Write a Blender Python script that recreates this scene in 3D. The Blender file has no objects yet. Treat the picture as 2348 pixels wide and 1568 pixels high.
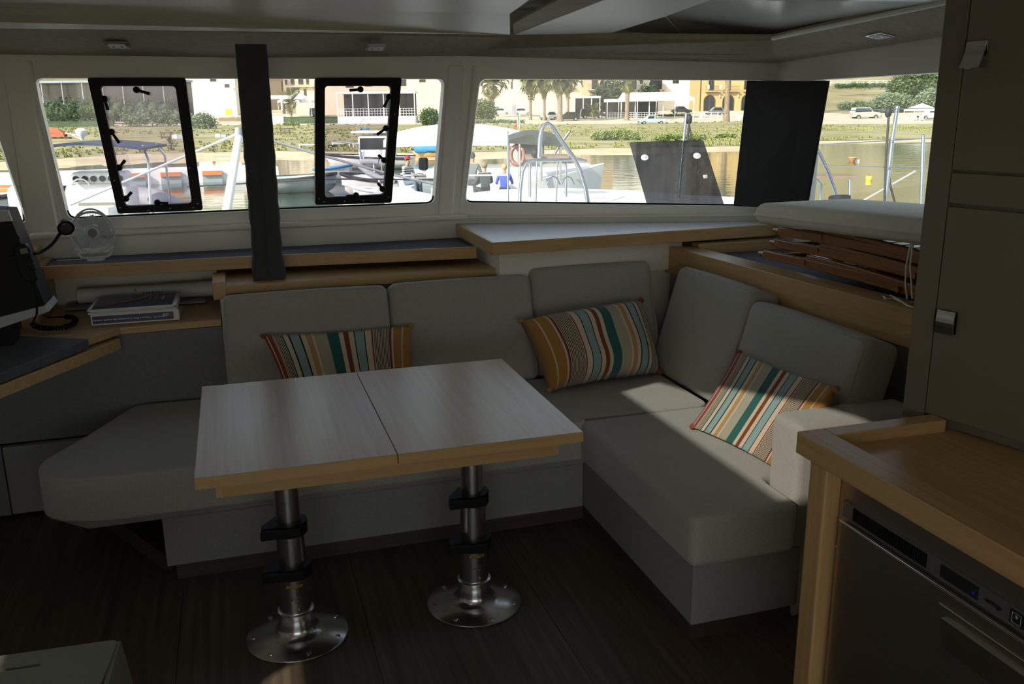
import bpy, bmesh, math, random
from mathutils import Vector, Matrix
random.seed(7)
R = math.radians
C = bpy.context.scene.collection
sc = bpy.context.scene
# ------------------------------------------------------------------ camera
F, CX, CY, EYE = 2047.0, 1174.0, 784.0, Vector((0, 0, 1.6))
AX = Vector((0.95489596, -0.08393219, 0.28483168))    # world axes in camera space (x right, y down, z forward)
AY = Vector((-0.2967829, -0.23851046, 0.92467976))
AZ = Vector((-0.00967506, -0.96750615, -0.25266232))
cam_d = bpy.data.cameras.new('camera'); cam = bpy.data.objects.new('camera', cam_d); C.objects.link(cam)
cam_d.sensor_width = 36; cam_d.lens = 36 * F / 2348; cam_d.clip_start = .05; cam_d.clip_end = 2000
cam.matrix_world = Matrix(((AX.x, -AX.y, -AX.z, EYE.x), (AY.x, -AY.y, -AY.z, EYE.y), (AZ.x, -AZ.y, -AZ.z, EYE.z), (0, 0, 0, 1)))
sc.camera = cam
# ------------------------------------------------------------------ light
TO_SUN = Vector((-.62, -.35, .45)).normalized()
SUN_STRENGTH, SKY_STRENGTH, EXPOSURE = 5.2, .27, 0.4
sun_d = bpy.data.lights.new('sun', 'SUN'); sun = bpy.data.objects.new('sun', sun_d); C.objects.link(sun)
sun_d.energy = SUN_STRENGTH; sun_d.angle = R(.55); sun_d.color = (1, .94, .84)
sun.rotation_euler = TO_SUN.to_track_quat('Z', 'Y').to_euler()
wd = bpy.data.worlds.new('world'); sc.world = wd; wd.use_nodes = True
nt = wd.node_tree
sky = nt.nodes.new('ShaderNodeTexSky'); sky.sky_type = 'NISHITA'; sky.sun_disc = False
sky.sun_elevation = math.asin(TO_SUN.z); sky.sun_rotation = math.atan2(TO_SUN.x, TO_SUN.y)
sky.air_density = 1.0; sky.dust_density = 1.2
hsv = nt.nodes.new('ShaderNodeHueSaturation'); hsv.inputs['Saturation'].default_value = .6; nt.links.new(sky.outputs[0], hsv.inputs['Color'])
nt.links.new(hsv.outputs[0], nt.nodes['Background'].inputs[0]); nt.nodes['Background'].inputs[1].default_value = SKY_STRENGTH
vs = sc.view_settings; vs.view_transform = 'Standard'; vs.look = 'None'; vs.gamma = 1; vs.use_curve_mapping = False
vs.exposure = EXPOSURE
sc.cycles.max_bounces = 10; sc.cycles.diffuse_bounces = 6; sc.cycles.transparent_max_bounces = 24
sc.cycles.sample_clamp_indirect = 6; sc.cycles.use_denoising = True; sc.cycles.caustics_reflective = False
# ------------------------------------------------------------------ pixel helpers
def ray(x, y):
    v = Vector((x - CX, y - CY, F)); return Vector((AX.dot(v), AY.dot(v), AZ.dot(v)))
def onz(x, y, z): d = ray(x, y); return EYE + d * ((z - EYE.z) / d.z)
def ony(x, y, Y): d = ray(x, y); return EYE + d * (Y / d.y)
def onx(x, y, X): d = ray(x, y); return EYE + d * (X / d.x)
def onpl(x, y, p, n): d = ray(x, y); return EYE + d * ((p - EYE).dot(n) / d.dot(n))
def proj(P):
    v = Vector(P) - EYE; c = AX * v.x + AY * v.y + AZ * v.z
    return c.x / c.z * F + CX, c.y / c.z * F + CY
# ------------------------------------------------------------------ mesh builder
LOCAL = set()
class MB:
    def __init__(s): s.v = []; s.f = []
    def add(s, vs, fs):
        n = len(s.v); s.v += [tuple(a) for a in vs]; s.f += [tuple(i + n for i in f) for f in fs]; return s
    def box(s, a, b):
        (x0, y0, z0), (x1, y1, z1) = a, b
        return s.add([(x0,y0,z0),(x1,y0,z0),(x1,y1,z0),(x0,y1,z0),(x0,y0,z1),(x1,y0,z1),(x1,y1,z1),(x0,y1,z1)],
                     [(3,2,1,0),(4,5,6,7),(0,1,5,4),(1,2,6,5),(2,3,7,6),(3,0,4,7)])
    def hexa(s, a, b):      # two quads (4 points each)
        return s.add(list(a) + list(b), [(3,2,1,0),(4,5,6,7),(0,1,5,4),(1,2,6,5),(2,3,7,6),(3,0,4,7)])
    def prism(s, pts, vec):
        vec = Vector(vec); n = len(pts); P = [Vector(p) for p in pts]
        return s.add(P + [p + vec for p in P], [tuple(range(n))[::-1], tuple(range(n, 2*n))] + [(i, (i+1) % n, n + (i+1) % n, n + i) for i in range(n)])
    def tube(s, path, r, seg=8, closed=False):
        P = [Vector(p) for p in path]; n = len(P); rr = r if isinstance(r, (list, tuple)) else [r] * n
        rings = []; up = None
        for i, p in enumerate(P):
            a = P[i-1] if (i or closed) else p; b = P[(i+1) % n] if (i < n-1 or closed) else p
            t = (b - a)
            if t.length < 1e-9: t = Vector((0, 0, 1))
            t.normalize()
            if up is None: up = Vector((0, 0, 1)) if abs(t.z) < .9 else Vector((1, 0, 0))
            u = t.cross(up)
            if u.length < 1e-6: u = t.orthogonal()
            u.normalize(); w = u.cross(t).normalized(); up = w
            rings.append([p + u * (rr[i] * math.cos(2*math.pi*k/seg)) + w * (rr[i] * math.sin(2*math.pi*k/seg)) for k in range(seg)])
        vs = [q for g in rings for q in g]; fs = []
        m = n if closed else n - 1
        for i in range(m):
            j = (i + 1) % n
            for k in range(seg): fs.append((i*seg+k, i*seg+(k+1) % seg, j*seg+(k+1) % seg, j*seg+k))
        if not closed: fs += [tuple(range(seg))[::-1], tuple(range((n-1)*seg, n*seg))]
        return s.add(vs, fs)
    def lathe(s, prof, c=(0, 0, 0), seg=32, axis=None):
        c = Vector(c); q = Vector((0, 0, 1)).rotation_difference(Vector(axis)) if axis else None
        vs = []; fs = []; n = len(prof)
        for r, z in prof:
            for k in range(seg):
                p = Vector((r*math.cos(2*math.pi*k/seg), r*math.sin(2*math.pi*k/seg), z))
                if q: p = q @ p
                vs.append(c + p)
        for i in range(n-1):
            for k in range(seg): fs.append((i*seg+k, i*seg+(k+1) % seg, (i+1)*seg+(k+1) % seg, (i+1)*seg+k))
        fs += [tuple(range(seg))[::-1], tuple(range((n-1)*seg, n*seg))]
        return s.add(vs, fs)
    def ball(s, c, r, u=10, v=7, sc_=(1, 1, 1)):
        c = Vector(c); vs = []; fs = []
        for i in range(v+1):
            t = math.pi*i/v
            for k in range(u):
                a = 2*math.pi*k/u
                vs.append(c + Vector((r*sc_[0]*math.sin(t)*math.cos(a), r*sc_[1]*math.sin(t)*math.sin(a), r*sc_[2]*math.cos(t))))
        for i in range(v):
            for k in range(u): fs.append((i*u+k, (i+1)*u+k, (i+1)*u+(k+1) % u, i*u+(k+1) % u))
        return s.add(vs, fs)
    def rbox(s, size, r, n=8, puff=(0, 0, 0), M=None):
        # rounded, slightly puffed box centred on the origin, moved by M
        hx, hy, hz = [a/2 for a in size]; M = M or Matrix()
        def pos(p):
            q = Vector([max(-h + r, min(h - r, c)) for c, h in zip(p, (hx, hy, hz))]); d = Vector(p) - q
            if d.length > 1e-9: d = d.normalized() * r
            w = q + d; a, b, c = w.x/hx, w.y/hy, w.z/hz
            f = lambda t: max(0, 1 - t*t)
            w += Vector((puff[0]*a*f(b)*f(c), puff[1]*b*f(a)*f(c), puff[2]*c*f(a)*f(b)))
            return M @ w
        def coords(h):
            k = [-h, -h + r*.3, -h + r*.65, -h + r]; inner = [(-h + r) + (2*h - 2*r)*i/n for i in range(1, n)]
            return k + inner + [-a for a in k[::-1]]
        xs, ys, zs = coords(hx), coords(hy), coords(hz); idx = {}; vs = []; fs = []
        def vid(p):
            key = tuple(round(c, 6) for c in p)
            if key not in idx: idx[key] = len(vs); vs.append(pos(p))
            return idx[key]
        def face(us, ws, mk, flip):
            for i in range(len(us)-1):
                for j in range(len(ws)-1):
                    q = [vid(mk(us[i], ws[j])), vid(mk(us[i+1], ws[j])), vid(mk(us[i+1], ws[j+1])), vid(mk(us[i], ws[j+1]))]
                    fs.append(tuple(q[::-1] if flip else q))
        face(xs, ys, lambda a, b: (a, b, hz), False); face(xs, ys, lambda a, b: (a, b, -hz), True)
        face(xs, zs, lambda a, b: (a, -hy, b), False); face(xs, zs, lambda a, b: (a, hy, b), True)
        face(ys, zs, lambda a, b: (hx, a, b), False); face(ys, zs, lambda a, b: (-hx, a, b), True)
        return s.add(vs, fs)
    def xf(s, M):
        s.v = [tuple(M @ Vector(p)) for p in s.v]; return s
    def build(s, name, mat, parent=None, smooth=False, bevel=0, seg=2):
        me = bpy.data.meshes.new(name); me.from_pydata(s.v, [], s.f); me.update()
        if smooth: me.polygons.foreach_set('use_smooth', [True] * len(me.polygons)); me.set_sharp_from_angle(angle=R(50))
        me.materials.append(mat)
        return link(name, me, parent, bevel, seg, smooth)
def link(name, me, parent=None, bevel=0, seg=2, smooth=False):
    o = bpy.data.objects.new(name, me); C.objects.link(o)
    if parent: adopt(o, parent)
    if bevel:
        m = o.modifiers.new('bevel', 'BEVEL'); m.width = bevel; m.segments = seg; m.limit_method = 'ANGLE'; m.angle_limit = R(35)
        m.harden_normals = False
        if seg > 2: me.polygons.foreach_set('use_smooth', [True] * len(me.polygons)); w = o.modifiers.new('normals', 'WEIGHTED_NORMAL'); w.keep_sharp = True
    return o
def adopt(o, parent):
    o.parent = parent
    if parent.name not in LOCAL and parent.type == 'EMPTY': o.matrix_parent_inverse = Matrix.Translation(-parent.location)
def tag(o, label, cat, group=None, kind=None):
    o['label'] = label; o['category'] = cat
    if group: o['group'] = group
    if kind: o['kind'] = kind
    return o
def thing(name, label, cat, loc=(0, 0, 0), group=None, local=False, rz=0):
    o = bpy.data.objects.new(name, None); o.empty_display_size = .1; C.objects.link(o); o.location = loc
    if local: LOCAL.add(o.name); o.rotation_euler = (0, 0, rz)
    return tag(o, label, cat, group)
def struct(o, label=None):
    o['kind'] = 'structure'
    if label: o['label'] = label
    return o
def dup(o, parent=None):
    c = o.copy(); C.objects.link(c)
    if o.name in LOCAL: LOCAL.add(c.name)
    if parent: c.parent = parent
    for ch in list(o.children): dup(ch, c)
    return c
def holed(name, outer, holes, mp, thick, mat, parent=None):
    # flat panel with holes: 2D outlines mapped to 3D by mp, extruded by the vector thick
    bm = bmesh.new(); ed = []
    for loop in [outer] + holes:
        vs_ = [bm.verts.new(mp(*p)) for p in loop]
        ed += [bm.edges.new((vs_[i], vs_[(i+1) % len(vs_)])) for i in range(len(vs_))]
    bmesh.ops.triangle_fill(bm, use_beauty=True, edges=ed)
    g = bmesh.ops.extrude_face_region(bm, geom=bm.faces[:])
    bmesh.ops.translate(bm, vec=Vector(thick), verts=[e for e in g['geom'] if isinstance(e, bmesh.types.BMVert)])
    bmesh.ops.recalc_face_normals(bm, faces=bm.faces[:])
    me = bpy.data.meshes.new(name); bm.to_mesh(me); bm.free(); me.materials.append(mat)
    return link(name, me, parent)
def rounded(pts, r, n=4):
    out = []; P = [Vector(p) for p in pts]
    for i, p in enumerate(P):
        a = (P[i-1] - p); b = (P[(i+1) % len(P)] - p); rr = min(r, a.length*.45, b.length*.45)
        a.normalize(); b.normalize(); p0 = p + a*rr; p1 = p + b*rr
        for k in range(n+1):
            t = k/n; out.append(p0*(1-t)**2 + p*(2*t*(1-t)) + p1*t*t)
    return out
def text(name, body, size, M, mat, parent=None, ext=.0006, align='CENTER'):
    cu = bpy.data.curves.new(name, 'FONT'); cu.body = body; cu.size = size; cu.align_x = align; cu.align_y = 'CENTER'; cu.extrude = ext
    t = bpy.data.objects.new(name, cu); C.objects.link(t); me = bpy.data.meshes.new_from_object(t.evaluated_get(bpy.context.evaluated_depsgraph_get()))
    bpy.data.objects.remove(t); me.materials.clear(); me.materials.append(mat); me.transform(M)
    o = bpy.data.objects.new(name, me); C.objects.link(o)
    if parent:
        o.parent = parent
        o.matrix_parent_inverse = Matrix.Translation(-parent.location) if (parent.type == 'EMPTY' and parent.name not in LOCAL) else Matrix()
    return o
def frame(o, x, y):     # matrix with origin o, local x and y axes
    x = Vector(x).normalized(); y = Vector(y); y = (y - x*x.dot(y)).normalized(); z = x.cross(y)
    return Matrix(((x.x, y.x, z.x, o[0]), (x.y, y.y, z.y, o[1]), (x.z, y.z, z.z, o[2]), (0, 0, 0, 1)))
# ------------------------------------------------------------------ materials
def mat(name, col, rough=.5, metal=0, var=0, vscale=8, bump=0, bscale=200, stretch=(1, 1, 1), spec=.5, aniso=0, coat=0, sheen=0, col2=None, detail=3):
    m = bpy.data.materials.new(name); m.use_nodes = True; n = m.node_tree.nodes; l = m.node_tree.links
    b = n['Principled BSDF']; b.inputs['Base Color'].default_value = (*col, 1); b.inputs['Roughness'].default_value = rough
    b.inputs['Metallic'].default_value = metal; b.inputs['Specular IOR Level'].default_value = spec
    b.inputs['Coat Weight'].default_value = coat; b.inputs['Coat Roughness'].default_value = .08
    b.inputs['Sheen Weight'].default_value = sheen; b.inputs['Anisotropic'].default_value = aniso
    tc = n.new('ShaderNodeTexCoord'); mp = n.new('ShaderNodeMapping'); mp.inputs['Scale'].default_value = stretch
    l.new(tc.outputs['Object'], mp.inputs['Vector'])
    if var or col2:
        ns = n.new('ShaderNodeTexNoise'); ns.inputs['Scale'].default_value = vscale; ns.inputs['Detail'].default_value = detail
        l.new(mp.outputs[0], ns.inputs['Vector'])
        cr = n.new('ShaderNodeValToRGB'); cr.color_ramp.elements[0].position = .32; cr.color_ramp.elements[1].position = .68
        c2 = col2 or tuple(min(1, c*(1+var)) for c in col); c1 = col if col2 else tuple(c*(1-var) for c in col)
        cr.color_ramp.elements[0].color = (*c1, 1); cr.color_ramp.elements[1].color = (*c2, 1)
        l.new(ns.outputs['Fac'], cr.inputs[0]); l.new(cr.outputs[0], b.inputs['Base Color'])
    if bump:
        nb = n.new('ShaderNodeTexNoise'); nb.inputs['Scale'].default_value = bscale; nb.inputs['Detail'].default_value = 2
        l.new(mp.outputs[0], nb.inputs['Vector'])
        bp = n.new('ShaderNodeBump'); bp.inputs['Strength'].default_value = bump; bp.inputs['Distance'].default_value = .002
        l.new(nb.outputs['Fac'], bp.inputs['Height']); l.new(bp.outputs[0], b.inputs['Normal'])
    return m
def glass(name, tint=(.86, .9, .88), haze=.0, streak=False, gloss=.06):
    m = bpy.data.materials.new(name); m.use_nodes = True; n = m.node_tree.nodes; l = m.node_tree.links; n.clear()
    out = n.new('ShaderNodeOutputMaterial'); tr = n.new('ShaderNodeBsdfTransparent'); tr.inputs[0].default_value = (*tint, 1)
    gl = n.new('ShaderNodeBsdfGlossy'); gl.inputs['Roughness'].default_value = .03
    lw = n.new('ShaderNodeLayerWeight'); pw = n.new('ShaderNodeMath'); pw.operation = 'POWER'; pw.inputs[1].default_value = 4; l.new(lw.outputs['Facing'], pw.inputs[0])
    fr = n.new('ShaderNodeMath'); fr.operation = 'MULTIPLY_ADD'; fr.inputs[1].default_value = .35; fr.inputs[2].default_value = .035; l.new(pw.outputs[0], fr.inputs[0])
    mx = n.new('ShaderNodeMixShader'); l.new(fr.outputs[0], mx.inputs[0]); l.new(tr.outputs[0], mx.inputs[1]); l.new(gl.outputs[0], mx.inputs[2]); last = mx
    if haze:
        df = n.new('ShaderNodeBsdfTranslucent'); df.inputs[0].default_value = (.8, .82, .8, 1)
        m2 = n.new('ShaderNodeMixShader'); m2.inputs[0].default_value = haze
        if streak:
            tc = n.new('ShaderNodeTexCoord'); mp = n.new('ShaderNodeMapping'); mp.inputs['Scale'].default_value = (26, 26, 2.2)
            ns = n.new('ShaderNodeTexNoise'); ns.inputs['Scale'].default_value = 1.0; ns.inputs['Detail'].default_value = 5
            mr = n.new('ShaderNodeMapRange'); mr.inputs[1].default_value = .42; mr.inputs[2].default_value = .75; mr.inputs[3].default_value = haze*.25; mr.inputs[4].default_value = haze*2.2
            l.new(tc.outputs['Object'], mp.inputs[0]); l.new(mp.outputs[0], ns.inputs[0]); l.new(ns.outputs['Fac'], mr.inputs[0]); l.new(mr.outputs[0], m2.inputs[0])
        l.new(mx.outputs[0], m2.inputs[1]); l.new(df.outputs[0], m2.inputs[2]); last = m2
    l.new(last.outputs[0], out.inputs[0]); return m
def wood(name, c1, c2, rough, along, scale=1., spec=.4, coat=0):
    # fine straight grain running along axis 0, 1 or 2
    st = [70*scale]*3; st[along] = 2.2*scale
    m = mat(name, c1, rough, col2=c2, vscale=1.0, stretch=tuple(st), bump=.12, bscale=1.6, spec=spec, coat=coat, detail=6)
    return m
M = {}
M['gel'] = mat('white_gelcoat', (.84, .82, .75), .35, var=.03, vscale=3, spec=.4)
M['gel2'] = mat('warm_white_panel', (.78, .75, .66), .45, var=.03, vscale=3)
M['ceil'] = mat('ceiling_vinyl', (.80, .78, .70), .42, var=.03, vscale=5, bump=.1, bscale=60)
M['ceil_gloss'] = mat('ceiling_smooth_panel', (.74, .73, .67), .18, var=.02, vscale=3)
M['valance'] = mat('taupe_liner_fabric', (.38, .33, .245), .85, var=.08, vscale=30, bump=.3, bscale=500)
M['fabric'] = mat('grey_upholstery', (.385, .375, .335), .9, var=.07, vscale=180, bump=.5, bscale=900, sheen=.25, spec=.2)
M['fabric_shaded'] = mat('grey_upholstery_shaded', (.28, .27, .255), .92, var=.08, vscale=160, bump=.5, bscale=900, spec=.2)  # same grey cloth, darkened for the shade below the table
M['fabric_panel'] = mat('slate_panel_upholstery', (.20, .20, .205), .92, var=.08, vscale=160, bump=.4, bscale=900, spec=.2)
M['liner'] = mat('dark_blue_shelf_liner', (.095, .10, .125), .75, var=.2, vscale=120, bump=.4, bscale=600)
M['post'] = mat('charcoal_padded_leather', (.035, .037, .04), .7, var=.15, vscale=12, bump=.5, bscale=30)
M['black'] = mat('black_plastic', (.004, .004, .0045), .5, var=.1, vscale=20, spec=.2)
M['blackout'] = mat('black_blind_fabric', (.010, .010, .011), .8, var=.1, vscale=80, bump=.2, bscale=700)
M['oakx'] = wood('pale_oak_grain_across', (.44, .28, .115), (.54, .36, .165), .38, 0)
M['oaky'] = wood('pale_oak_grain_lengthwise', (.44, .28, .115), (.54, .36, .165), .38, 1)
M['oakz'] = wood('pale_oak_grain_upright', (.44, .28, .115), (.54, .36, .165), .38, 2)
M['table'] = wood('table_oak_veneer', (.47, .35, .215), (.57, .44, .285), .30, 1, spec=.55)
M['floor'] = wood('dark_wenge_floor', (.065, .043, .029), (.13, .09, .062), .42, 1, .7, spec=.3)
M['plinth'] = wood('dark_plinth_wood', (.05, .03, .022), (.08, .05, .038), .5, 0)
M['mahog'] = wood('mahogany_chair_wood', (.20, .070, .014), (.32, .13, .030), .35, 1, .6, coat=.2)
M['steel'] = mat('brushed_stainless_steel', (.62, .62, .61), .24, 1, var=.04, vscale=3, stretch=(1, 1, 40))
M['steel_d'] = mat('fridge_stainless_steel', (.52, .44, .37), .36, 1, var=.04, vscale=2, stretch=(1, 1, 60))
M['chrome'] = mat('polished_chrome', (.75, .75, .76), .10, 1, var=.02, vscale=5)
M['cab'] = mat('taupe_gloss_lacquer', (.16, .14, .10), .10, var=.02, vscale=2, spec=.5, bump=.05, bscale=6)
M['cab_gap'] = mat('dark_gap', (.01, .01, .01), .8, var=.1)
M['cream'] = mat('cream_moulded_plastic', (.24, .235, .185), .55, var=.05, vscale=200, bump=.3, bscale=500)
M['whitep'] = mat('white_plastic', (.72, .72, .70), .4, var=.02)
M['clearp'] = mat('translucent_white_plastic', (.62, .64, .64), .3, var=.03)
M['greyp'] = mat('light_grey_plastic', (.42, .43, .44), .5, var=.03)
M['console'] = mat('dark_console_panel', (.012, .012, .013), .6, var=.1, vscale=10, spec=.2)
M['inlay'] = mat('dark_grey_leather_inlay', (.075, .078, .085), .6, var=.1, vscale=80, bump=.3, bscale=400)
M['cush_w'] = mat('off_white_canvas', (.70, .69, .60), .85, var=.04, vscale=20, bump=.3, bscale=300)
M['cord'] = mat('white_cotton_cord', (.75, .74, .66), .9, var=.05, vscale=200)
M['paper'] = mat('white_paper', (.75, .75, .74), .6, var=.03)
M['navy'] = mat('navy_print', (.025, .04, .11), .3, var=.1, vscale=30)
M['red'] = mat('red_print', (.55, .03, .03), .4, var=.05)
M['ink'] = mat('black_ink', (.012, .012, .014), .5, var=.05)
M['white_ink'] = mat('white_ink', (.8, .8, .8), .5, var=.03)
M['yellow_ink'] = mat('yellow_ink', (.6, .42, .05), .5, var=.03)
M['pane'] = glass('window_glass', (.93, .94, .91), .02, True)
M['pane_hatch'] = glass('hatch_acrylic', (.88, .85, .90), .03, True)
M['smoke'] = glass('smoked_acrylic', (.26, .26, .27), .06, True)
M['roofpane'] = glass('sun_hatch_glass', (.60, .60, .59))  # tint lowered to dim the sun patch on the settee
# ================================================================== STRUCTURE
PA, PB, PC_ = Vector((-.89, 4.45, 0)), Vector((1.13, 4.45, 0)), Vector((2.60, 3.98, 0))
PL, PP = Vector((-2.36, 3.98, 0)), Vector((-2.36, -2.2, 0))
dB = (PC_ - PB).normalized(); nB = Vector((dB.y, -dB.x, 0)) * -1      # nB points outwards
dL = (PA - PL).normalized(); nL = Vector((-dL.y, dL.x, 0))
# floor with planks
fl = struct(MB().box((-2.5, -2.4, -.08), (2.75, 4.6, -.004)).build('floor', M['cab_gap']), 'dark wood floor')
w = .575; x0 = -.277 - 4*w
for i in range(9):
    a = max(-2.45, x0 + i*w); b = min(2.7, x0 + (i+1)*w - .0016)
    for y_a, y_b in ((-2.35, .9 + .7*(i % 2)), (.9 + .7*(i % 2) + .0016, 4.55)) if i % 3 else ((-2.35, 4.55),):
        MB().box((a, y_a, -.02), (b, y_b, 0)).build('floor_plank', M['floor'], fl)
# front wall, segment by segment (windows cut from pixel outlines on each wall plane)
def on_wall(px, p, n):
    return onpl(px[0], px[1], p, n)
def wall_seg(name, p0, p1, n, zs, holes_px=None, holes_uv=None, th=.07):
    d = (p1 - p0).normalized(); L = (p1 - p0).length
    uv = lambda P: ((P - p0).dot(d), P.z)
    holes = []
    for h in holes_px or []: holes.append([tuple(q)[:2] for q in rounded([uv(on_wall(px, p0, n)) for px in h], .035)])
    for h in holes_uv or []: holes.append([tuple(q)[:2] for q in rounded(h, .035)])
    o = holed(name, [(0, zs[0]), (L, zs[1]), (L, zs[2]), (0, zs[3])], holes, lambda u, v: p0 + d*u + Vector((0, 0, v)), n*th, M['gel'])
    struct(o); return o, holes, d
YN = Vector((0, 1, 0))
zlo = -.05
winA = [(78, 179), (1020, 181), (996, 467), (570, 484), (156, 503)]
wallA, hA, _ = wall_seg('wall_front', PA, PB, YN, (zlo, zlo, 2.06, 2.06), [winA])
winB = [(1100, 181), (1762, 184), (1728, 473), (1066, 465)]
wallB, hB, _ = wall_seg('wall_front_starboard', PB, PC_, nB, (zlo, zlo, 2.06, 2.06), [winB])
wallC, hC, _ = wall_seg('wall_starboard', PC_, Vector((2.60, -2.2, 0)), Vector((1, 0, 0)), (zlo, zlo, 2.06, 2.06), None, [[(.28, 1.10), (1.9, 1.10), (1.9, 1.72), (.28, 1.715)]])
LL = (PA - PL).length
qa, qb = on_wall((0, 322), PL, nL), on_wall((64, 512), PL, nL)
ua, ub = (qa - PL).dot(dL), (qb - PL).dot(dL)
sl = (ub - ua) / (qb.z - qa.z)
wallL, hL, _ = wall_seg('wall_front_port', PL, PA, nL, (zlo, zlo, 2.06, 2.06), None, [[(.2, qb.z), (ub, qb.z), (ub + sl*(1.745 - qb.z), 1.745), (.2, 1.745)]])
wallP, hP, _ = wall_seg('wall_port', PP, PL, Vector((-1, 0, 0)), (0, 0, 2.06, 2.06), None, [[(3.0, 1.690), (3.27, 1.690), (3.27, 1.81), (3.0, 1.81)]])  # unseen slit window, added to throw the sun patch on the floor
# lower hull sides and the aft bulkhead with its wide open doorway
aft = holed('wall_aft', [(-2.43, 0), (-1.55, 0), (-1.55, 1.93), (1.1, 1.93), (1.1, 0), (2.67, 0), (2.67, 2.06), (-2.43, 2.06)], [],
            lambda u, v: Vector((u, -2.2, v)), (0, -.06, 0), M['gel2']); struct(aft)
# unseen cockpit, added: pale sole bounces sunlight in, hardtop blocks sky; seats
ck = struct(MB().box((-2.5, -6.6, -.10), (2.75, -2.26, -.005)).build('floor_light_bounce', mat('pale_bounce_floor', (.80, .75, .66), .6, var=.05, vscale=6)))
struct(MB().box((-2.5, -5.0, 2.10), (2.75, -2.28, 2.16)).build('roof_sky_blocker', M['gel2']))
struct(MB().box((-2.5, -6.6, -.005), (2.75, -6.2, .55)).build('trim_7', M['gel2']))
# panes
def pane(name, hole, p0, d, n, off=.04, mtl=None, n_=1):
    pts = [p0 + d*u + Vector((0, 0, v)) + n*off for u, v in hole]
    o = MB().prism(pts, n*.006).build(name, mtl or M['pane']); struct(o); return o
XA = Vector((1, 0, 0))
w1 = pane('window_1', hA[0], PA, XA, YN); w2 = pane('window_2', hB[0], PB, dB, nB); w3 = pane('window_3', hC[0], PC_, Vector((0, -1, 0)), Vector((1, 0, 0)))
w4 = pane('window_4', hL[0], PL, dL, nL)
for i, h in enumerate(hP): pane('window_%d' % (5 + i), h, PP, Vector((0, 1, 0)), Vector((-1, 0, 0)))
def gasket(hole, p0, d, n, parent, off=.012, r=.005):
    pts = [p0 + d*u + Vector((0, 0, v)) + n*off for u, v in hole]
    return MB().tube(pts, r, 6, True).build('window_seal', M['black'], parent, True)
# thin dark rubber seal only along the lower edge of each opening
for h, p0, d, n, wn in ((hA[0], PA, XA, YN, w1), (hB[0], PB, dB, nB, w2), (hL[0], PL, dL, nL, w4)):
    zmin = min(v for u, v in h); low = sorted([(u, v) for u, v in h if v < zmin + .045])
    MB().tube([p0 + d*u + Vector((0, 0, v + .002)) + n*.03 for u, v in low], .006, 6).build('window_seal', M['black'], wn, True)
# raised mouldings beside the openings (pillars)
def pillar(px_t, px_b, p0, n, wd_, name, dirv):
    a, b = on_wall(px_t, p0, n), on_wall(px_b, p0, n)
    o = MB().hexa([a, a + dirv*wd_, b + dirv*wd_, b], [a - n*.010 + dirv*.012, a - n*.010 + dirv*(wd_-.012), b - n*.010 + dirv*(wd_-.012), b - n*.010 + dirv*.012]).build(name, M['gel'], None, bevel=.008, seg=3)
    struct(o)
pillar((1027, 150), (1002, 500), PA, YN, .085, 'trim_2', XA)
pillar((1083, 150), (1046, 500), PB, nB, .03, 'trim_3', dB)
pillar((54, 140), (128, 520), PA, YN, .035, 'trim_4', XA)
# sill moulding under window 1 and 2
struct(MB().box((-.88, 4.41, 1.055), (1.13, 4.452, 1.085)).build('trim_5', M['gel'], bevel=.012, seg=3))
a, b = PB + Vector((0, 0, 0)), PC_
struct(MB().prism([a + Vector((0, 0, 1.06)), b + Vector((0, 0, 1.06)), b - nB*.03 + Vector((0, 0, 1.06)), a - nB*.03 + Vector((0, 0, 1.06))], (0, 0, .012)).build('trim_6', M['gel2'], bevel=.004))
# ---- ceiling: slab with roof hatch shaped for sun patch, taupe valance, fascia, panels
HX0, HX1, HY0, HY1 = -.78, -.05, .92, 2.04
slab_out = [(-2.45, -2.3), (2.70, -2.3), (2.70, 4.02), (1.13, 4.53), (-.89, 4.53), (-2.45, 4.02)]
hatch = [tuple(p)[:2] for p in rounded([(-.79, .86), (-.06, .86), (-.06, .93), (-.53, 2.12), (-.80, 2.02)], .02)]  # unseen hatch, outline traced back from the sun patch on the settee
ceil = struct(holed('ceiling', slab_out, [hatch], lambda u, v: Vector((u, v, 2.06)), (0, 0, .05), M['ceil']), 'pale cabin ceiling')
struct(MB().prism([Vector((u, v, 2.10)) for u, v in hatch], (0, 0, .01)).build('window_7', M['roofpane'], None))
# dropped ceiling to port, its sloping fascia
drop = [(-2.3, -2.2), (.72, -2.2), (1.02, 2.9), (1.145, 3.70), (-2.3, 3.70)]
dh = [(-.82, .8), (.14, .8), (.14, 1.1), (-.30, 2.26), (-.80, 2.26)]
struct(holed('ceiling_drop', drop, [dh], lambda u, v: Vector((u, v, 1.976)), (0, 0, .08), M['ceil']))
fa = [Vector((-2.3, 3.70, 1.976)), Vector((1.145, 3.70, 1.985)), Vector((1.238, 4.0, 1.918)), Vector((-.85, 4.0, 1.914)), Vector((-2.3, 3.55, 1.914))]
struct(MB().prism(fa, (0, 0, .05)).build('ceiling_fascia', M['ceil'], bevel=.004))
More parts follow.
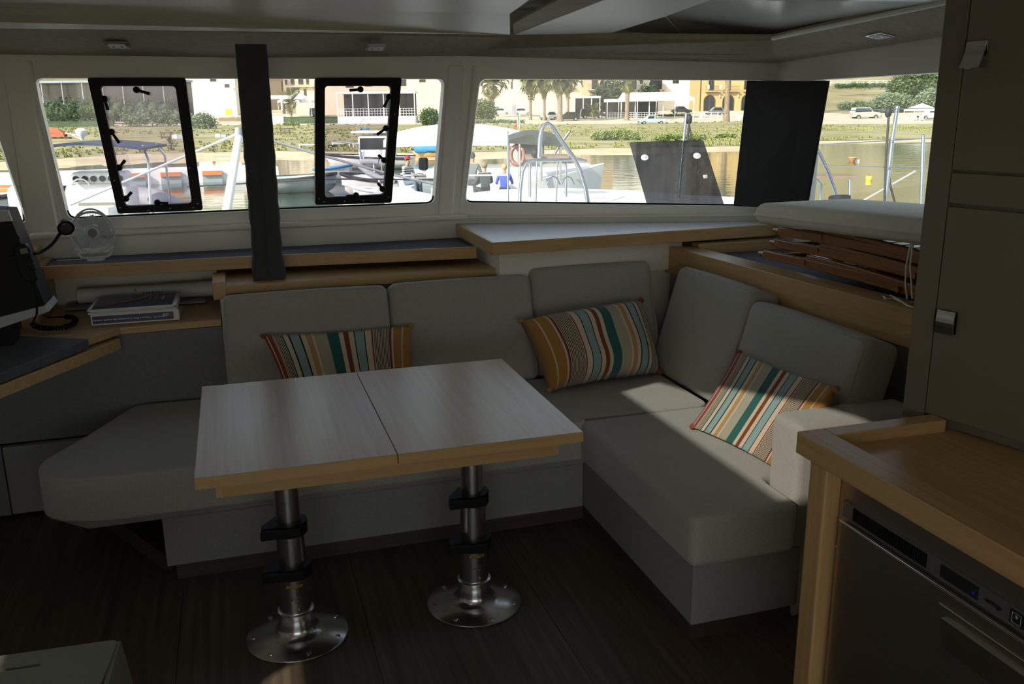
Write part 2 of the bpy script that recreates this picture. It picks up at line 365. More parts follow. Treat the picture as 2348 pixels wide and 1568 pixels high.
# valance band (taupe): bottom line on the walls, top line further in
vb = [Vector((-2.36, 3.97, 1.82)), Vector((-.89, 4.445, 1.845)), Vector((.1, 4.445, 1.838)), Vector((1.13, 4.445, 1.852)), Vector((2.59, 3.97, 1.803)), Vector((2.59, 2.99, 1.842)), Vector((2.59, -2.0, 2.0))]
vt = [Vector((-2.1, 3.60, 1.93)), Vector((-.80, 4.0, 1.914)), Vector((.1, 4.0, 1.912)), onz(1175, 86, 1.93), onz(1770, 92, 1.885), onx(2165, 5, 2.36), Vector((2.36, -2.0, 2.06))]
mb = MB()
for i in range(6):
    a0, a1, b0, b1 = vb[i], vb[i+1], vt[i], vt[i+1]; up = Vector((0, 0, .012))
    if i == 1 or i == 4 or i == 5 or i == 0: pass
    mid0, mid1 = (a0 + b0)/2 + Vector((0, 0, -.012)), (a1 + b1)/2 + Vector((0, 0, -.012))
    struct(MB().add([a0, a1, mid1, mid0, b0, b1, a0 + up*2, a1 + up*2, b1 + up*2, b0 + up*2], [(0, 1, 2, 3), (3, 2, 5, 4), (6, 9, 8, 7), (0, 6, 7, 1), (4, 5, 8, 9)]).build('trim_%d' % (10 + i), M['valance'], None, True))
# starboard ceiling: gloss panel, seams, hanging light panel
g0 = [onz(1770, 90, 1.90), onx(2165, 3, 2.36), Vector((2.36, -1, 2.052)), Vector((1.0, -1, 2.052)), onz(1180, 60, 2.04), onz(1400, 80, 1.95)]
cp = MB().add([onz(1398, 78, 1.952), onz(1768, 92, 1.905), onx(2165, 4, 2.36), Vector((2.36, .2, 2.05)), Vector((1.3, .2, 2.05)), onz(1540, 0, 2.03), onz(1526, 38, 2.0)], [(0, 6, 1), (6, 5, 4, 3, 2, 1)]).build('ceiling_gloss_panel', M['ceil_gloss']); struct(cp)
seam = MB().tube([onz(1527, 38, 1.995), onz(1562, 78, 1.938)], .004, 6).build('ceiling_seam', M['gel'], cp, True)
MB().tube([onz(1772, 88, 1.892), onx(2165, 3, 2.355) + Vector((0, 0, -.003)), Vector((2.36, .2, 2.045))], .010, 8).build('ceiling_bead', M['ceil'], cp, True)
lp = [onz(1180, 80, 1.935), onz(1398, 77, 1.935), onz(1526, 38, 1.96), onz(1700, -25, 1.99), onz(1450, -25, 1.99)]
struct(MB().prism(lp, (0, 0, .012)).build('ceiling_light_panel', M['ceil'], None, bevel=.003))
dk = [onz(1177, 77, 1.937), onz(1381, 0, 1.975), onz(1280, 0, 1.985), onz(1177, 54, 1.96)]
struct(MB().prism(dk, (0, 0, .01)).build('ceiling_shade_strip', M['valance']))  # taupe strip stands for the shade in the gap between ceiling panels
# ================================================================== FITTED FURNITURE
# ---- settee carcass
st = thing('corner_settee', 'grey upholstered L-shaped corner settee base with armrest and dark kick plinth', 'settee', (.6, 3.4, 0))
MB().prism([(-.33, 3.07, .055), (1.236, 3.07, .055), (1.236, 3.9, .055), (-.05, 3.9, .055)], (0, 0, .185)).build('base', M['fabric_shaded'], st, bevel=.004)
MB().prism([(1.236, 2.17, .055), (1.60, 2.17, .055), (2.02, 2.34, .055), (2.02, 3.9, .055), (1.24, 3.9, .055)], (0, 0, .205)).build('base_return', M['fabric_shaded'], st, bevel=.004)
MB().prism([(-.56, 3.05, .243), (1.236, 3.05, .243), (1.236, 3.9, .243), (-.5, 3.9, .243), (-.72, 3.35, .243), (-.70, 3.18, .243)], (0, 0, .03)).build('seat_board', M['fabric_shaded'], st, bevel=.01, seg=3)
MB().prism([(-.30, 3.075, 0), (1.24, 3.075, 0), (1.24, 3.12, 0), (-.30, 3.12, 0)], (0, 0, .054)).build('kick_plinth', M['plinth'], st)
MB().prism([(1.24, 2.18, 0), (1.29, 2.18, 0), (1.29, 3.11, 0), (1.24, 3.11, 0)], (0, 0, .054)).build('kick_plinth', M['plinth'], st)
MB().prism([(1.292, 2.18, 0), (1.60, 2.18, 0), (1.60, 2.22, 0), (1.292, 2.22, 0)], (0, 0, .054)).build('kick_plinth', M['plinth'], st)
p0, p1 = onz(276, 1205, .16), onz(383, 1296, .06)
MB().prism([(-.335, 3.10, .02), (-.62, 3.62, .02), (-.60, 3.64, .02), (-.315, 3.12, .02)], (0, 0, .065)).build('kick_plinth', M['plinth'], st)
ar = MB().rbox((.47, .155, .66), .028, 6, (.0, .004, .006), Matrix.Translation((1.58 + .235, 2.255, .33))).build('armrest', M['fabric'], st, True)
MB().tube([(1.585, 2.19, .642), (2.04, 2.19, .642)], .0035, 6).build('piping', M['fabric'], ar, True)
# upholstered panel under the chart table
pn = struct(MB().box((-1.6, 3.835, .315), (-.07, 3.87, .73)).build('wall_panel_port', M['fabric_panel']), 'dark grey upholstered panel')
struct(MB().prism([(-.965, 3.80, .02), (-.10, 3.80, .02), (-.10, 3.83, .02), (-.965, 3.83, .02)], (0, 0, .29)).build('wall_panel_port_low', M['fabric_shaded'], bevel=.003))
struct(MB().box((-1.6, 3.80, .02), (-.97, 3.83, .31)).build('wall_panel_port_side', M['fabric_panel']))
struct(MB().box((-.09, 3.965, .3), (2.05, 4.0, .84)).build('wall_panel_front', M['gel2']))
struct(MB().box((2.125, 2.1, .05), (2.16, 3.86, .86)).build('wall_panel_starboard', M['fabric_shaded']))
# ---- loose seat cushions
def slab_cushion(name, pts, z0, z1, label, r=.05, piping=True):
    me = bpy.data.meshes.new(name); bm = bmesh.new()
    vs_ = [bm.verts.new((*p[:2], z0)) for p in pts]; f = bm.faces.new(vs_); bmesh.ops.recalc_face_normals(bm, faces=[f])
    if f.normal.z > 0: f.normal_flip()
    g = bmesh.ops.extrude_face_region(bm, geom=[f]); tv = [e for e in g['geom'] if isinstance(e, bmesh.types.BMVert)]
    bmesh.ops.translate(bm, vec=(0, 0, z1 - z0), verts=tv)
    bmesh.ops.recalc_face_normals(bm, faces=bm.faces[:])
    te = [e for e in bm.edges if all(abs(v.co.z - z1) < 1e-6 for v in e.verts)]
    be = [e for e in bm.edges if all(abs(v.co.z - z0) < 1e-6 for v in e.verts)]
    ve = [e for e in bm.edges if abs(e.verts[0].co.z - e.verts[1].co.z) > .01]
    bmesh.ops.bevel(bm, geom=te, offset=r, segments=6, profile=.5, affect='EDGES', clamp_overlap=True)
    be = [e for e in bm.edges if all(abs(v.co.z - z0) < 1e-6 for v in e.verts)]
    bmesh.ops.bevel(bm, geom=be, offset=.02, segments=3, profile=.5, affect='EDGES', clamp_overlap=True)
    for f in bm.faces: f.smooth = True
    bm.to_mesh(me); bm.free(); me.materials.append(M['fabric'])
    o = link(name, me); wn = o.modifiers.new('normals', 'WEIGHTED_NORMAL')
    tag(o, label, 'cushion', 'settee seat cushions'); return o
pl = [(-.10, 3.02), (1.228, 3.02), (1.228, 3.05), (1.778, 3.05), (1.778, 3.612), (-.095, 3.612), (-.095, 3.80), (-.46, 3.80), (-.60, 3.47), (-.715, 3.24), (-.705, 3.13), (-.63, 3.06), (-.50, 3.02)]
pl = [tuple(p)[:2] for p in rounded(pl, .05, 3)]
slab_cushion('seat_cushion', pl, .275, .435, 'long grey seat cushion with one rounded end, running behind the table', .055)
pr = [(1.205, 2.13), (1.57, 2.13), (1.57, 2.335), (1.778, 2.335), (1.778, 3.045), (1.205, 3.045)]
pr = [tuple(p)[:2] for p in rounded(pr, .035, 3)]
slab_cushion('seat_cushion', pr, .272, .435, 'grey seat cushion on the short settee leg, notched around the armrest', .05)
# ---- back cushions
def back_cushion(a, b, yaw_n, h, t, tilt, label, r=.035, z0=.437, puff=.012):
    # a, b: bottom front corners (x, y); leans back by tilt
    a, b = Vector((*a, z0)), Vector((*b, z0)); d = (b - a); L = d.length; d.normalize()
    n = Vector((-d.y, d.x, 0))            # backwards
    up = (Vector((0, 0, 1))*math.cos(tilt) + n*math.sin(tilt)); bk = (n*math.cos(tilt) - Vector((0, 0, 1))*math.sin(tilt))
    o = (a + b)/2 + up*(h/2) + bk*(t/2)
    Mx = Matrix(((d.x, bk.x, up.x, o.x), (d.y, bk.y, up.y, o.y), (d.z, bk.z, up.z, o.z), (0, 0, 0, 1)))
    root = thing('back_cushion', label, 'cushion', tuple((a + b)/2), 'settee back cushions')
    MB().rbox((L - .006, t, h), r, 8, (.004, puff, .006), Mx).build('cover', M['fabric'], root, True)
    k = .93; q = lambda u, v, w_: Mx @ Vector((u, v, w_))
    hx, hy, hz = (L - .006)/2, t/2, h/2
    path = rounded([(-hx+.004, -hz+.01), (hx-.004, -hz+.01), (hx-.004, hz-.004), (-hx+.004, hz-.004)], .04, 4)
    MB().tube([q(p[0]*.985, -hy + .010, p[1]*.975) for p in path], .0028, 6, True).build('piping', M['fabric'], root, True)
    return root
back_cushion((-.085, 3.60), (.60, 3.60), 0, .465, .15, R(16), 'grey back cushion next to the chart table, behind a striped pillow')
back_cushion((.60, 3.60), (1.245, 3.60), 0, .47, .15, R(17), 'grey back cushion between its two neighbours, facing the middle of the table')
back_cushion((1.25, 3.62), (1.86, 3.62), 0, .50, .15, R(20), 'grey back cushion in the corner behind the upright striped pillow')
back_cushion((1.775, 3.62), (1.775, 2.99), 0, .49, .15, R(16), 'grey back cushion of the short settee leg, touching the corner')
back_cushion((1.775, 2.985), (1.775, 2.30), 0, .455, .16, R(15), 'grey back cushion above the armrest, behind the sunlit pillow')
# ---- shelves
def shelf(name, label, pts, z, th, m, cat='shelf', bev=.003):
    o = MB().prism([(p[0], p[1], z - th) for p in pts], (0, 0, th)).build(name, m, None, bevel=bev); return tag(o, label, cat)
ledge = thing('wooden_ledge', 'low oak ledge behind the back cushions, carrying the padded post', 'shelf', (.5, 4.0, .86))
MB().box((-.10, 3.855, .86), (1.13, 4.42, .898)).build('top', M['oakx'], ledge, bevel=.002)
MB().box((-.113, 3.845, .842), (-.06, 4.10, .915)).build('end_board', M['oaky'], ledge, bevel=.002)
fi = [onz(98, 612, .98), onz(570, 588, .98), onz(1093, 566, .98)]
sh = thing('window_shelf', 'long shelf below the windscreen with dark blue liner and oak fiddle rail', 'shelf', (.1, 4.2, .92))
pts = [(p.x, p.y) for p in fi]
MB().prism([(*p, .926) for p in pts] + [(p[0], p[1] + .022, .926) for p in pts[::-1]], (0, 0, .054)).build('fiddle_rail', M['oakx'], sh, bevel=.002)
MB().prism([(p[0], p[1] + .022, .95) for p in pts] + [(1.09, 4.44, .95), (-.80, 4.44, .95)], (0, 0, .014)).build('liner', M['liner'], sh)
MB().prism([(p[0], p[1] + .03, .934) for p in pts] + [(1.09, 4.44, .934), (-.80, 4.44, .934)], (0, 0, .016)).build('board', M['oakx'], sh)
struct(MB().box((-.80, 4.40, .70), (-.10, 4.43, .932)).build('wall_shelf_back', M['gel2']))
struct(MB().box((-.862, 3.95, .70), (-.80, 4.43, .975)).build('trim_20', M['oakz']))
fl_, fr_ = onz(1128, 557, 1.035), onz(1783, 514, 1.035)
rs = thing('corner_shelf', 'raised pale shelf with oak edge under the angled windscreen', 'shelf', (1.8, 4.0, 1.0))
def in_(p, d): return (p.x, p.y + d)
tp = [(fl_.x + .012, fl_.y + .014), (fr_.x, fr_.y + .012), (2.585, 3.95), (1.145, 4.42), (1.085, 4.42)]
MB().prism([(*p, .985) for p in tp], (0, 0, .049)).build('top', mat('pale_laminate_top', (.60, .60, .58), .32, var=.02), rs)
MB().prism([(fl_.x, fl_.y, .98), (fr_.x, fr_.y, .98), (fr_.x, fr_.y + .013, .98), (fl_.x + .013, fl_.y + .013, .98)], (0, 0, .056)).build('front_edge', M['oakx'], rs, bevel=.0015)
MB().prism([(fl_.x, fl_.y, .98), (fl_.x + .013, fl_.y + .013, .98), (1.085 + .012, 4.42, .98), (1.07, 4.42, .98)], (0, 0, .056)).build('side_edge', M['oaky'], rs, bevel=.0015)
struct(MB().prism([(1.115, 3.80, .84), (2.06, 3.87, .84), (2.06, 4.1, .84), (1.13, 4.42, .84), (1.10, 4.42, .84)], (0, 0, .139)).build('wall_corner_box', M['gel2']))
# mirrored raised shelf to port
ls = thing('corner_shelf', 'raised oak-edged shelf beside the instrument console', 'shelf', (-1.5, 4.0, 1.0))
MB().prism([(-.84, 3.80, .975), (-.835, 4.42, .975), (-.90, 4.42, .975), (-2.34, 3.95, .975), (-2.30, 3.80, .975)], (0, 0, .055)).build('top', M['oakx'], ls, bevel=.002)
# starboard shelf
ss = thing('side_shelf', 'shelf below the side window with dark blue liner and broad oak rail', 'shelf', (2.3, 3.0, .9))
f0, f1 = Vector((1.985, 3.90, 0)), Vector((2.115, 2.02, 0))
MB().prism([(f0.x, f0.y, .82), (f1.x, f1.y, .82), (f1.x + .115, f1.y + .04, .82), (f0.x + .115, f0.y, .82)][::-1], (0, 0, .13)).build('rail', M['oaky'], ss, bevel=.003)
MB().prism([(f0.x + .115, 3.86, .905), (f1.x + .115, 2.02, .905), (2.59, 2.02, .905), (2.59, 3.95, .905), (2.2, 4.05, .905)][::-1], (0, 0, .015)).build('liner', M['liner'], ss)
MB().box((2.10, 3.78, .905), (2.585, 3.85, .968)).build('back_rail', M['oakx'], ss, bevel=.002)
# ---- chart table
ct = thing('chart_table', 'oak chart table with dark leather inlay and angled front', 'table', (-.8, 4.0, .7))
P = [onz(507, 732, .76), onz(275, 751, .76), onz(203, 776, .76), onz(20, 848, .76)]
top = [(P[0].x, P[0].y), (P[1].x, P[1].y), (P[2].x, P[2].y), (P[3].x, P[3].y), (-.92, 3.02), (-1.5, 3.02), (-1.5, 4.20), (-1.0, 4.38), (P[0].x, 4.38)]
MB().prism([(*p, .732) for p in top][::-1], (0, 0, .028)).build('top', M['oakx'], ct, bevel=.002)
q = [onz(275, 776, .722), onz(0, 884, .722)]; dq = (q[1] - q[0]).normalized(); q1 = q[0] + dq*.9; nq = Vector((-dq.y, dq.x, 0)); nq = nq if nq.x < 0 else -nq
MB().prism([(q[0].x, q[0].y, .678), (q1.x, q1.y, .678), (q1.x + nq.x*.4, q1.y + nq.y*.4, .678), (q[0].x + nq.x*.1, q[0].y + .16, .678)], (0, 0, .044)).build('front_board', M['oakx'], ct, bevel=.002)
i0 = [onz(203, 778, .762), onz(22, 848, .762)]; di = (i0[1] - i0[0]).normalized(); ie = i0[0] + di*.46
MB().prism([(i0[0].x, i0[0].y, .728), (ie.x, ie.y, .728), (-1.3, ie.y + .18, .728), (-1.25, 3.86, .728), (-.86, 3.80, .728)], (0, 0, .036)).build('leather_inlay', M['inlay'], ct, bevel=.002)
MB().box((-1.5, 3.88, .30), (-.11, 4.2, .731)).build('body', M['fabric_panel'], ct)
# ---- padded post
po = thing('padded_post', 'tall charcoal padded leather post standing on the oak ledge before the windscreen', 'post', (.12, 3.96, .9))
n_ = 26; vs_ = []; fs_ = []
for i in range(n_ + 1):
    z = .9 + (1.862 - .9)*i/n_; wob = .0022*math.sin(i*1.9) * (1 if i < 16 else .35); wx = .062 + wob + (.006 if i < 3 else 0)
    ring = rounded([(.121 - wx, 3.915), (.121 + wx, 3.915), (.121 + wx, 4.01), (.121 - wx, 4.01)], .02, 3)
    vs_ += [(p[0], p[1], z) for p in ring]
k = len(ring)
for i in range(n_):
    for j in range(k): fs_.append((i*k + j, i*k + (j+1) % k, (i+1)*k + (j+1) % k, (i+1)*k + j))
fs_ += [tuple(range(k))[::-1], tuple(range(n_*k, n_*k + k))]
MB().add(vs_, fs_).build('sleeve', M['post'], po, True)
MB().tube([(.121, 3.911, .905), (.121, 3.911, 1.85)], .002, 6).build('seam', M['post'], po, True)
# ---- tall cabinet
al = R(14); cd = Vector((math.sin(al), -math.cos(al), 0)); cn = Vector((-math.cos(al), -math.sin(al), 0))   # face direction towards the viewer, outward normal
cp0 = Vector((1.497, 1.671, .9))
cb = thing('tall_cabinet', 'tall glossy taupe locker with chrome push latches beside the galley worktop', 'cabinet', tuple(cp0))
fc = lambda x, y, off=0: onpl(x, y, cp0 + cn*off, cn)
back = -cn*.55
MB().prism([cp0 + cn*-.018 + Vector((0, 0, -.025)), cp0 + cd*1.5 + cn*-.018 + Vector((0, 0, -.025)), cp0 + cd*1.5 + Vector((.6, .0, -.025)), cp0 + Vector((.62, -.02, -.025))], (0, 0, 1.09)).build('carcass', M['cab'], cb)
def face_panel(name, zr, ur, th=.018, m=None):
    a = cp0 + cd*ur[0]; b = cp0 + cd*ur[1]
    return MB().hexa([Vector((a.x, a.y, zr[0])), Vector((b.x, b.y, zr[0])), Vector((b.x, b.y, zr[1])), Vector((a.x, a.y, zr[1]))],
                     [Vector((a.x, a.y, zr[0])) - cn*th, Vector((b.x, b.y, zr[0])) - cn*th, Vector((b.x, b.y, zr[1])) - cn*th, Vector((a.x, a.y, zr[1])) - cn*th]).build(name, m or M['cab'], cb, bevel=.0015)
uu = lambda p: (p - cp0).dot(cd)
u1 = (uu(fc(2222, 0)) + uu(fc(2178, 470)) + uu(fc(2121, 945)))/3
zA, zB = (fc(2185, 393).z + fc(2348, 404).z)/2, (fc(2178, 472).z + fc(2348, 487).z)/2
face_panel('side_stile', (.876, 1.965), (0, u1 - .003))
d1 = face_panel('upper_door', (zA + .004, 1.965), (u1, u1 + .62)); d2 = face_panel('drawer_front', (zB + .006, zA - .002), (u1, u1 + .62)); d3 = face_panel('lower_door', (.90, zB - .002), (u1, u1 + .62))
def latch(px, parent, tilt):
    c = fc(*px, .0); root = parent
    s_ = .024
    Mx = frame(c + cn*.004, cd, (0, 0, 1))
    MB().prism([Mx @ Vector((x, y, 0)) for x, y in rounded([(-s_, -s_*1.15), (s_, -s_*1.15), (s_, s_*1.15), (-s_, s_*1.15)], .005)], cn*.003).build('latch_plate', M['chrome'], parent)
    a = Mx @ Vector((0, 0, 0))
    pts = []
    for k in range(7):
        y = -s_*1.1 + s_*2.2*k/6; dpt = .004 + tilt*.018*(1 - k/6)**2 if tilt else .006 + .003*math.sin(math.pi*k/6)
        pts.append((y, dpt))
    vs = []; 
    for y, dd in pts: vs += [Mx @ Vector((-s_*.9, y, 0)) + cn*dd, Mx @ Vector((s_*.9, y, 0)) + cn*dd]
    n = len(vs); vs += [v + cn*.003 for v in vs]
    fs = []
    for k in range(6): fs += [(2*k, 2*k+1, 2*k+3, 2*k+2), (n+2*k, n+2*k+2, n+2*k+3, n+2*k+1), (2*k, 2*k+2, n+2*k+2, n+2*k), (2*k+1, n+2*k+1, n+2*k+3, 2*k+3)]
    fs += [(0, n, n+1, 1), (n-2, n-1, 2*n-1, 2*n-2)]
    MB().add(vs, fs).build('latch_button', M['chrome'], parent)
latch((2242, 126), d1, 1); latch((2175, 738), d3, 0)
# ---- galley worktop and fridge
wt = thing('galley_worktop', 'oak galley worktop with raised fiddle rim at its corner', 'worktop', (1.5, 1.0, .85))
X0, Y1 = 1.154, 1.60
MB().box((X0 + .06, -.6, .845), (2.3, Y1 - .035, .872)).build('top', M['oaky'], wt, bevel=.002)
MB().box((X0, -.6, .850), (X0 + .066, Y1, .90)).build('front_rim', M['oaky'], wt, bevel=.002)
MB().box((X0 + .066, Y1 - .045, .850), (1.52, Y1, .90)).build('end_rim', M['oakx'], wt, bevel=.002)
le = MB().box((1.175, 1.515, 0), (1.222, 1.575, .848)).build('post', M['oakz'], wt, bevel=.006, seg=3)
MB().box((1.222, 1.53, 0), (2.3, 1.575, .845)).build('end_panel', M['oakz'], wt)
fx = 1.213
fxp = lambda x, y, o=0: onx(x, y, fx + o)
fr = thing('fridge', 'stainless steel under-counter fridge with vent grille and recessed handle', 'fridge', (1.4, 1.1, 0))
YF0, YF1 = .82, 1.512
MB().box((fx, YF0, .02), (1.75, YF1, .835)).build('cabinet_frame', M['steel_d'], fr, bevel=.002)
dr_ = fxp(1908, 1187); ztop = (dr_.z + .722)/2
door = MB().box((fx - .012, YF0 + .02, .06), (fx - .002, 1.49, .728)).build('door', M['steel_d'], fr, bevel=.003)
MB().tube([(fx - .012, YF0 + .02, .729), (fx - .012, 1.489, .729)], .0028, 8).build('door_edge', M['chrome'], door, True)
vp = MB().box((fx - .006, YF0 + .02, .738), (fx - .0005, 1.492, .775)).build('control_strip', M['greyp'], fr); vp.data.materials[0] = mat('satin_grey_strip', (.22, .21, .20), .35, .6, var=.05)
for k in range(34):
    y = 1.455 - k*.0064
    MB().box((fx - .0075, y - .0020, .742), (fx - .005, y + .0020, .771)).build('vent_slot', M['black'], vp)
MB().box((fx - .0078, 1.115, .745), (fx - .005, 1.205, .770)).build('display', M['ink'], vp)
MB().box((fx - .0085, 1.122, .752), (fx - .0076, 1.128, .757)).build('indicator_lamp', mat('blue_led', (.02, .05, .9), .3), vp)
b1 = MB().box((fx - .0078, .985, .745), (fx - .005, 1.045, .770)).build('touch_pad', M['ink'], vp)
Mt = frame((fx - .0082, 1.08, .757), (0, -1, 0), (0, 0, 1))
text('brand_lettering', 'vitrifrigo', .011, Mt, M['ink'], vp)
for k, ch in enumerate('*o'):
    yc = 1.031 - k*.027
    MB().tube([Mt.translation + Vector((0, yc - 1.08 + a, b)) for a, b in ((-.009, -.009), (.009, -.009), (.009, .009), (-.009, .009))], .0007, 4, True).build('touch_symbol', M['greyp'], vp)
    text('touch_symbol', ch, .016, frame((fx - .0082, yc, .757), (0, -1, 0), (0, 0, 1)), M['greyp'], vp)
# recessed handle
hp = [fxp(2152, 1372, -.012), fxp(2170, 1490, -.012)]
hy1, hy0, hz1, hz0 = 1.192, .96, .700, .585
MB().box((fx - .016, hy0, hz0), (fx - .0115, hy1, hz1)).build('handle_plate', M['steel_d'], door, bevel=.002)
hd = MB(); cy = [(hz0 + .018, -.018), (hz0 + .032, -.0165), (hz0 + .05, -.019), (hz0 + .075, -.023), (hz1 - .02, -.026)]
vs = []
for z, xo in cy: vs += [(fx + xo, hy0 + .02, z), (fx + xo, hy1 - .02, z)]
hd.add(vs + [(a[0] + .012, a[1], a[2]) for a in vs], [(2*i, 2*i+1, 2*i+3, 2*i+2) for i in range(4)] + [(10+2*i, 10+2*i+2, 10+2*i+3, 10+2*i+1) for i in range(4)] + [(0, 2, 12, 10), (1, 11, 13, 3), (8, 18, 19, 9), (0, 10, 11, 1)])
hd.build('handle', M['chrome'], door)
sw = MB().lathe([(.004, 0), (.004, .002), (.002, .003)], (fx - .0005, 1.506, .655), 12, (-1, 0, 0)).build('screw', M['chrome'], fr)
# ================================================================== INTERIOR THINGS
# ---- table
tb = thing('dining_table', 'pale oak saloon table with two hinged leaves on telescopic steel pedestals', 'table', (.37, 2.6, 0))
for a, b in ((-.151, .3575), (.3595, .885)):
    MB().box((a, 2.20, .690), (b, 3.005, .72)).build('leaf', M['table'], tb, bevel=.0015)
    MB().box((a + .0005, 2.1985, .6905), (b - .0005, 2.2003, .7192)).build('edge_band', M['oakx'], tb)
ax0, ax1, ay0, ay1 = -.105, .825, 2.235, 2.97
MB().box((ax0 + .018, ay0, .645), (ax1 - .018, ay0 + .02, .690)).build('apron', M['oakx'], tb, bevel=.001)
MB().box((ax0 + .018, ay1 - .02, .645), (ax1 - .018, ay1, .690)).build('apron', M['oakx'], tb, bevel=.001)
MB().box((ax0, ay0 + .001, .645), (ax0 + .018, ay1, .690)).build('apron', M['oaky'], tb, bevel=.001)
MB().box((ax1 - .018, ay0 + .001, .645), (ax1, ay1, .690)).build('apron', M['oaky'], tb, bevel=.001)
warn = mat('warning_label_yellow', (.45, .33, .06), .4, var=.05)
def pedestal(cx, cy, zc):
    ped = MB().lathe([(.050, .0), (.155, 0), (.158, .004), (.155, .008), (.085, .016), (.062, .024), (.055, .04), (.053, .085), (.056, .088), (.056, .094), (.050, .096)], (cx, cy, 0), 48).build('pedestal_base', M['steel'], tb, True)
    for k in range(7):
        a = 2*math.pi*k/7 + .4
        MB().lathe([(.0075, 0), (.0075, .003), (.004, .0045)], (cx + .135*math.cos(a), cy + .135*math.sin(a), .0085), 12).build('screw', M['chrome'], ped)
    t1 = MB().lathe([(.0485, .09), (.0485, zc[0])], (cx, cy, 0), 40).build('lower_tube', M['steel'], tb, True)
    MB().lathe([(.0425, zc[0]), (.0425, zc[1])], (cx, cy, 0), 40).build('middle_tube', M['steel'], tb, True)
    MB().lathe([(.0365, zc[1]), (.0365, .69)], (cx, cy, 0), 40).build('upper_tube', M['steel'], tb, True)
    for z, r in zip(zc, (.060, .054)):
        out = [(cx + r*math.cos(t), cy + r*math.sin(t)) for t in [R(-150 + 12*i) for i in range(26)]]
        lug = [(cx - r - .028, cy - .018), (cx - r - .030, cy - .045), (cx - r*.72, cy - r*.75)]
        cl = MB().prism([(x, y, z - .019) for x, y in out + lug], (0, 0, .038)).build('clamp', M['black'], tb, bevel=.003)
        MB().prism([(x, y, z - .012) for x, y in ((cx - r - .034, cy - .058), (cx + .030, cy - r - .012), (cx + .034, cy - r - .004), (cx - r - .030, cy - .045))], (0, 0, .028)).build('clamp_lever', M['black'], tb, bevel=.002)
        for dz in (-.006, .008): MB().lathe([(.003, 0), (.003, .002)], (cx - r - .018, cy - .0545, z + dz), 8, (-.1, -1, 0)).build('clamp_screw', M['chrome'], cl)
    # warning sticker wrapped on the lower tube
    def wrap(name, a0, a1, z0, z1, m, rr=.0489):
        v = []; f = []
        n = 8
        for i in range(n + 1):
            a = a0 + (a1 - a0)*i/n
            v += [(cx + rr*math.cos(a), cy + rr*math.sin(a), z0), (cx + rr*math.cos(a), cy + rr*math.sin(a), z1)]
        f = [(2*i, 2*i+2, 2*i+3, 2*i+1) for i in range(n)]
        return MB().add(v, f).build(name, m, t1)
    wrap('warning_band', R(-120), R(-60), .187, .196, warn)
    text('warning_lettering', 'WARNING', .0105, frame((cx + .004, cy - .0497, .1915), (1, .06, 0), (0, 0, 1)), M['ink'], t1, .0003)
    for i in range(5): wrap('label_line', R(-88), R(-66), .183 - i*.0055, .1845 - i*.0055, M['ink'])
    wrap('label_logo', R(-86), R(-80), .140, .146, mat('teal_ink', (.02, .25, .3), .4)); wrap('label_dot', R(-105), R(-100), .146, .152, M['navy']); wrap('label_dot', R(-62), R(-57), .150, .156, M['navy'])
    for k in range(2): wrap('label_arc', R(-94), R(-72), .1375 + .011*k, .1383 + .011*k, M['ink'])
    wrap('label_spot', R(-84), R(-79), .110, .117, M['greyp'])
pedestal(.08, 2.59, (.235, .375)); pedestal(.66, 2.60, (.228, .385))
# ---- striped pillows
CRM, DRK, BLU, GRN, KHA, TAN, RUS, ORG, RED = (.66, .55, .40), (.035, .03, .03), (.27, .40, .40), (.025, .13, .115), (.42, .39, .29), (.48, .29, .12), (.22, .055, .02), (.40, .20, .05), (.28, .055, .045)
seq = [(0, ORG), (.055, CRM), (.063, ORG), (.128, CRM), (.140, RED), (.150, CRM), (.27, RED), (.283, CRM), (.325, DRK), (.335, BLU), (.395, DRK), (.405, CRM), (.44, RUS), (.475, CRM), (.505, GRN), (.585, KHA), (.672, CRM), (.69, TAN), (.728, CRM), (.76, DRK), (.77, BLU), (.83, DRK), (.84, CRM), (.875, GRN), (.885, CRM), (.938, TAN), (.948, RED), (.975, CRM), (.982, RED)]
def stripe_mat():
    m = mat('striped_cotton', (.5, .5, .5), .9, bump=.4, bscale=700, sheen=.2, spec=.2); n = m.node_tree.nodes; l = m.node_tree.links
    uv = n.new('ShaderNodeUVMap'); uv.uv_map = 'stripe'; sx = n.new('ShaderNodeSeparateXYZ'); l.new(uv.outputs[0], sx.inputs[0])
    cr = n.new('ShaderNodeValToRGB'); cr.color_ramp.interpolation = 'CONSTANT'; e = cr.color_ramp.elements
    e[0].position = 0; e[0].color = (*ORG, 1); e.remove(e[1])
    for p, c in seq[1:]: k = e.new(p); k.color = (*c, 1)
    l.new(sx.outputs[0], cr.inputs[0])
    def mth(op, a, b=None):
        k = n.new('ShaderNodeMath'); k.operation = op
        if isinstance(a, (int, float)): k.inputs[0].default_value = a
        else: l.new(a, k.inputs[0])
        if b is not None:
            if isinstance(b, (int, float)): k.inputs[1].default_value = b
            else: l.new(b, k.inputs[1])
        return k.outputs[0]
    u = sx.outputs[0]
    band = lambda a, b: mth('MULTIPLY', mth('GREATER_THAN', u, a), mth('LESS_THAN', u, b))
    mask = mth('ADD', band(.152, .27), band(.887, .938))
    fine = mth('GREATER_THAN', mth('SINE', mth('MULTIPLY', u, 2*math.pi*92)), -.15)
    mx = n.new('ShaderNodeMix'); mx.data_type = 'RGBA'; l.new(mth('MULTIPLY', mask, fine), mx.inputs[0]); l.new(cr.outputs[0], mx.inputs[6]); mx.inputs[7].default_value = (*DRK, 1)
    l.new(mx.outputs[2], n['Principled BSDF'].inputs['Base Color']); return m
M['stripe'] = stripe_mat()
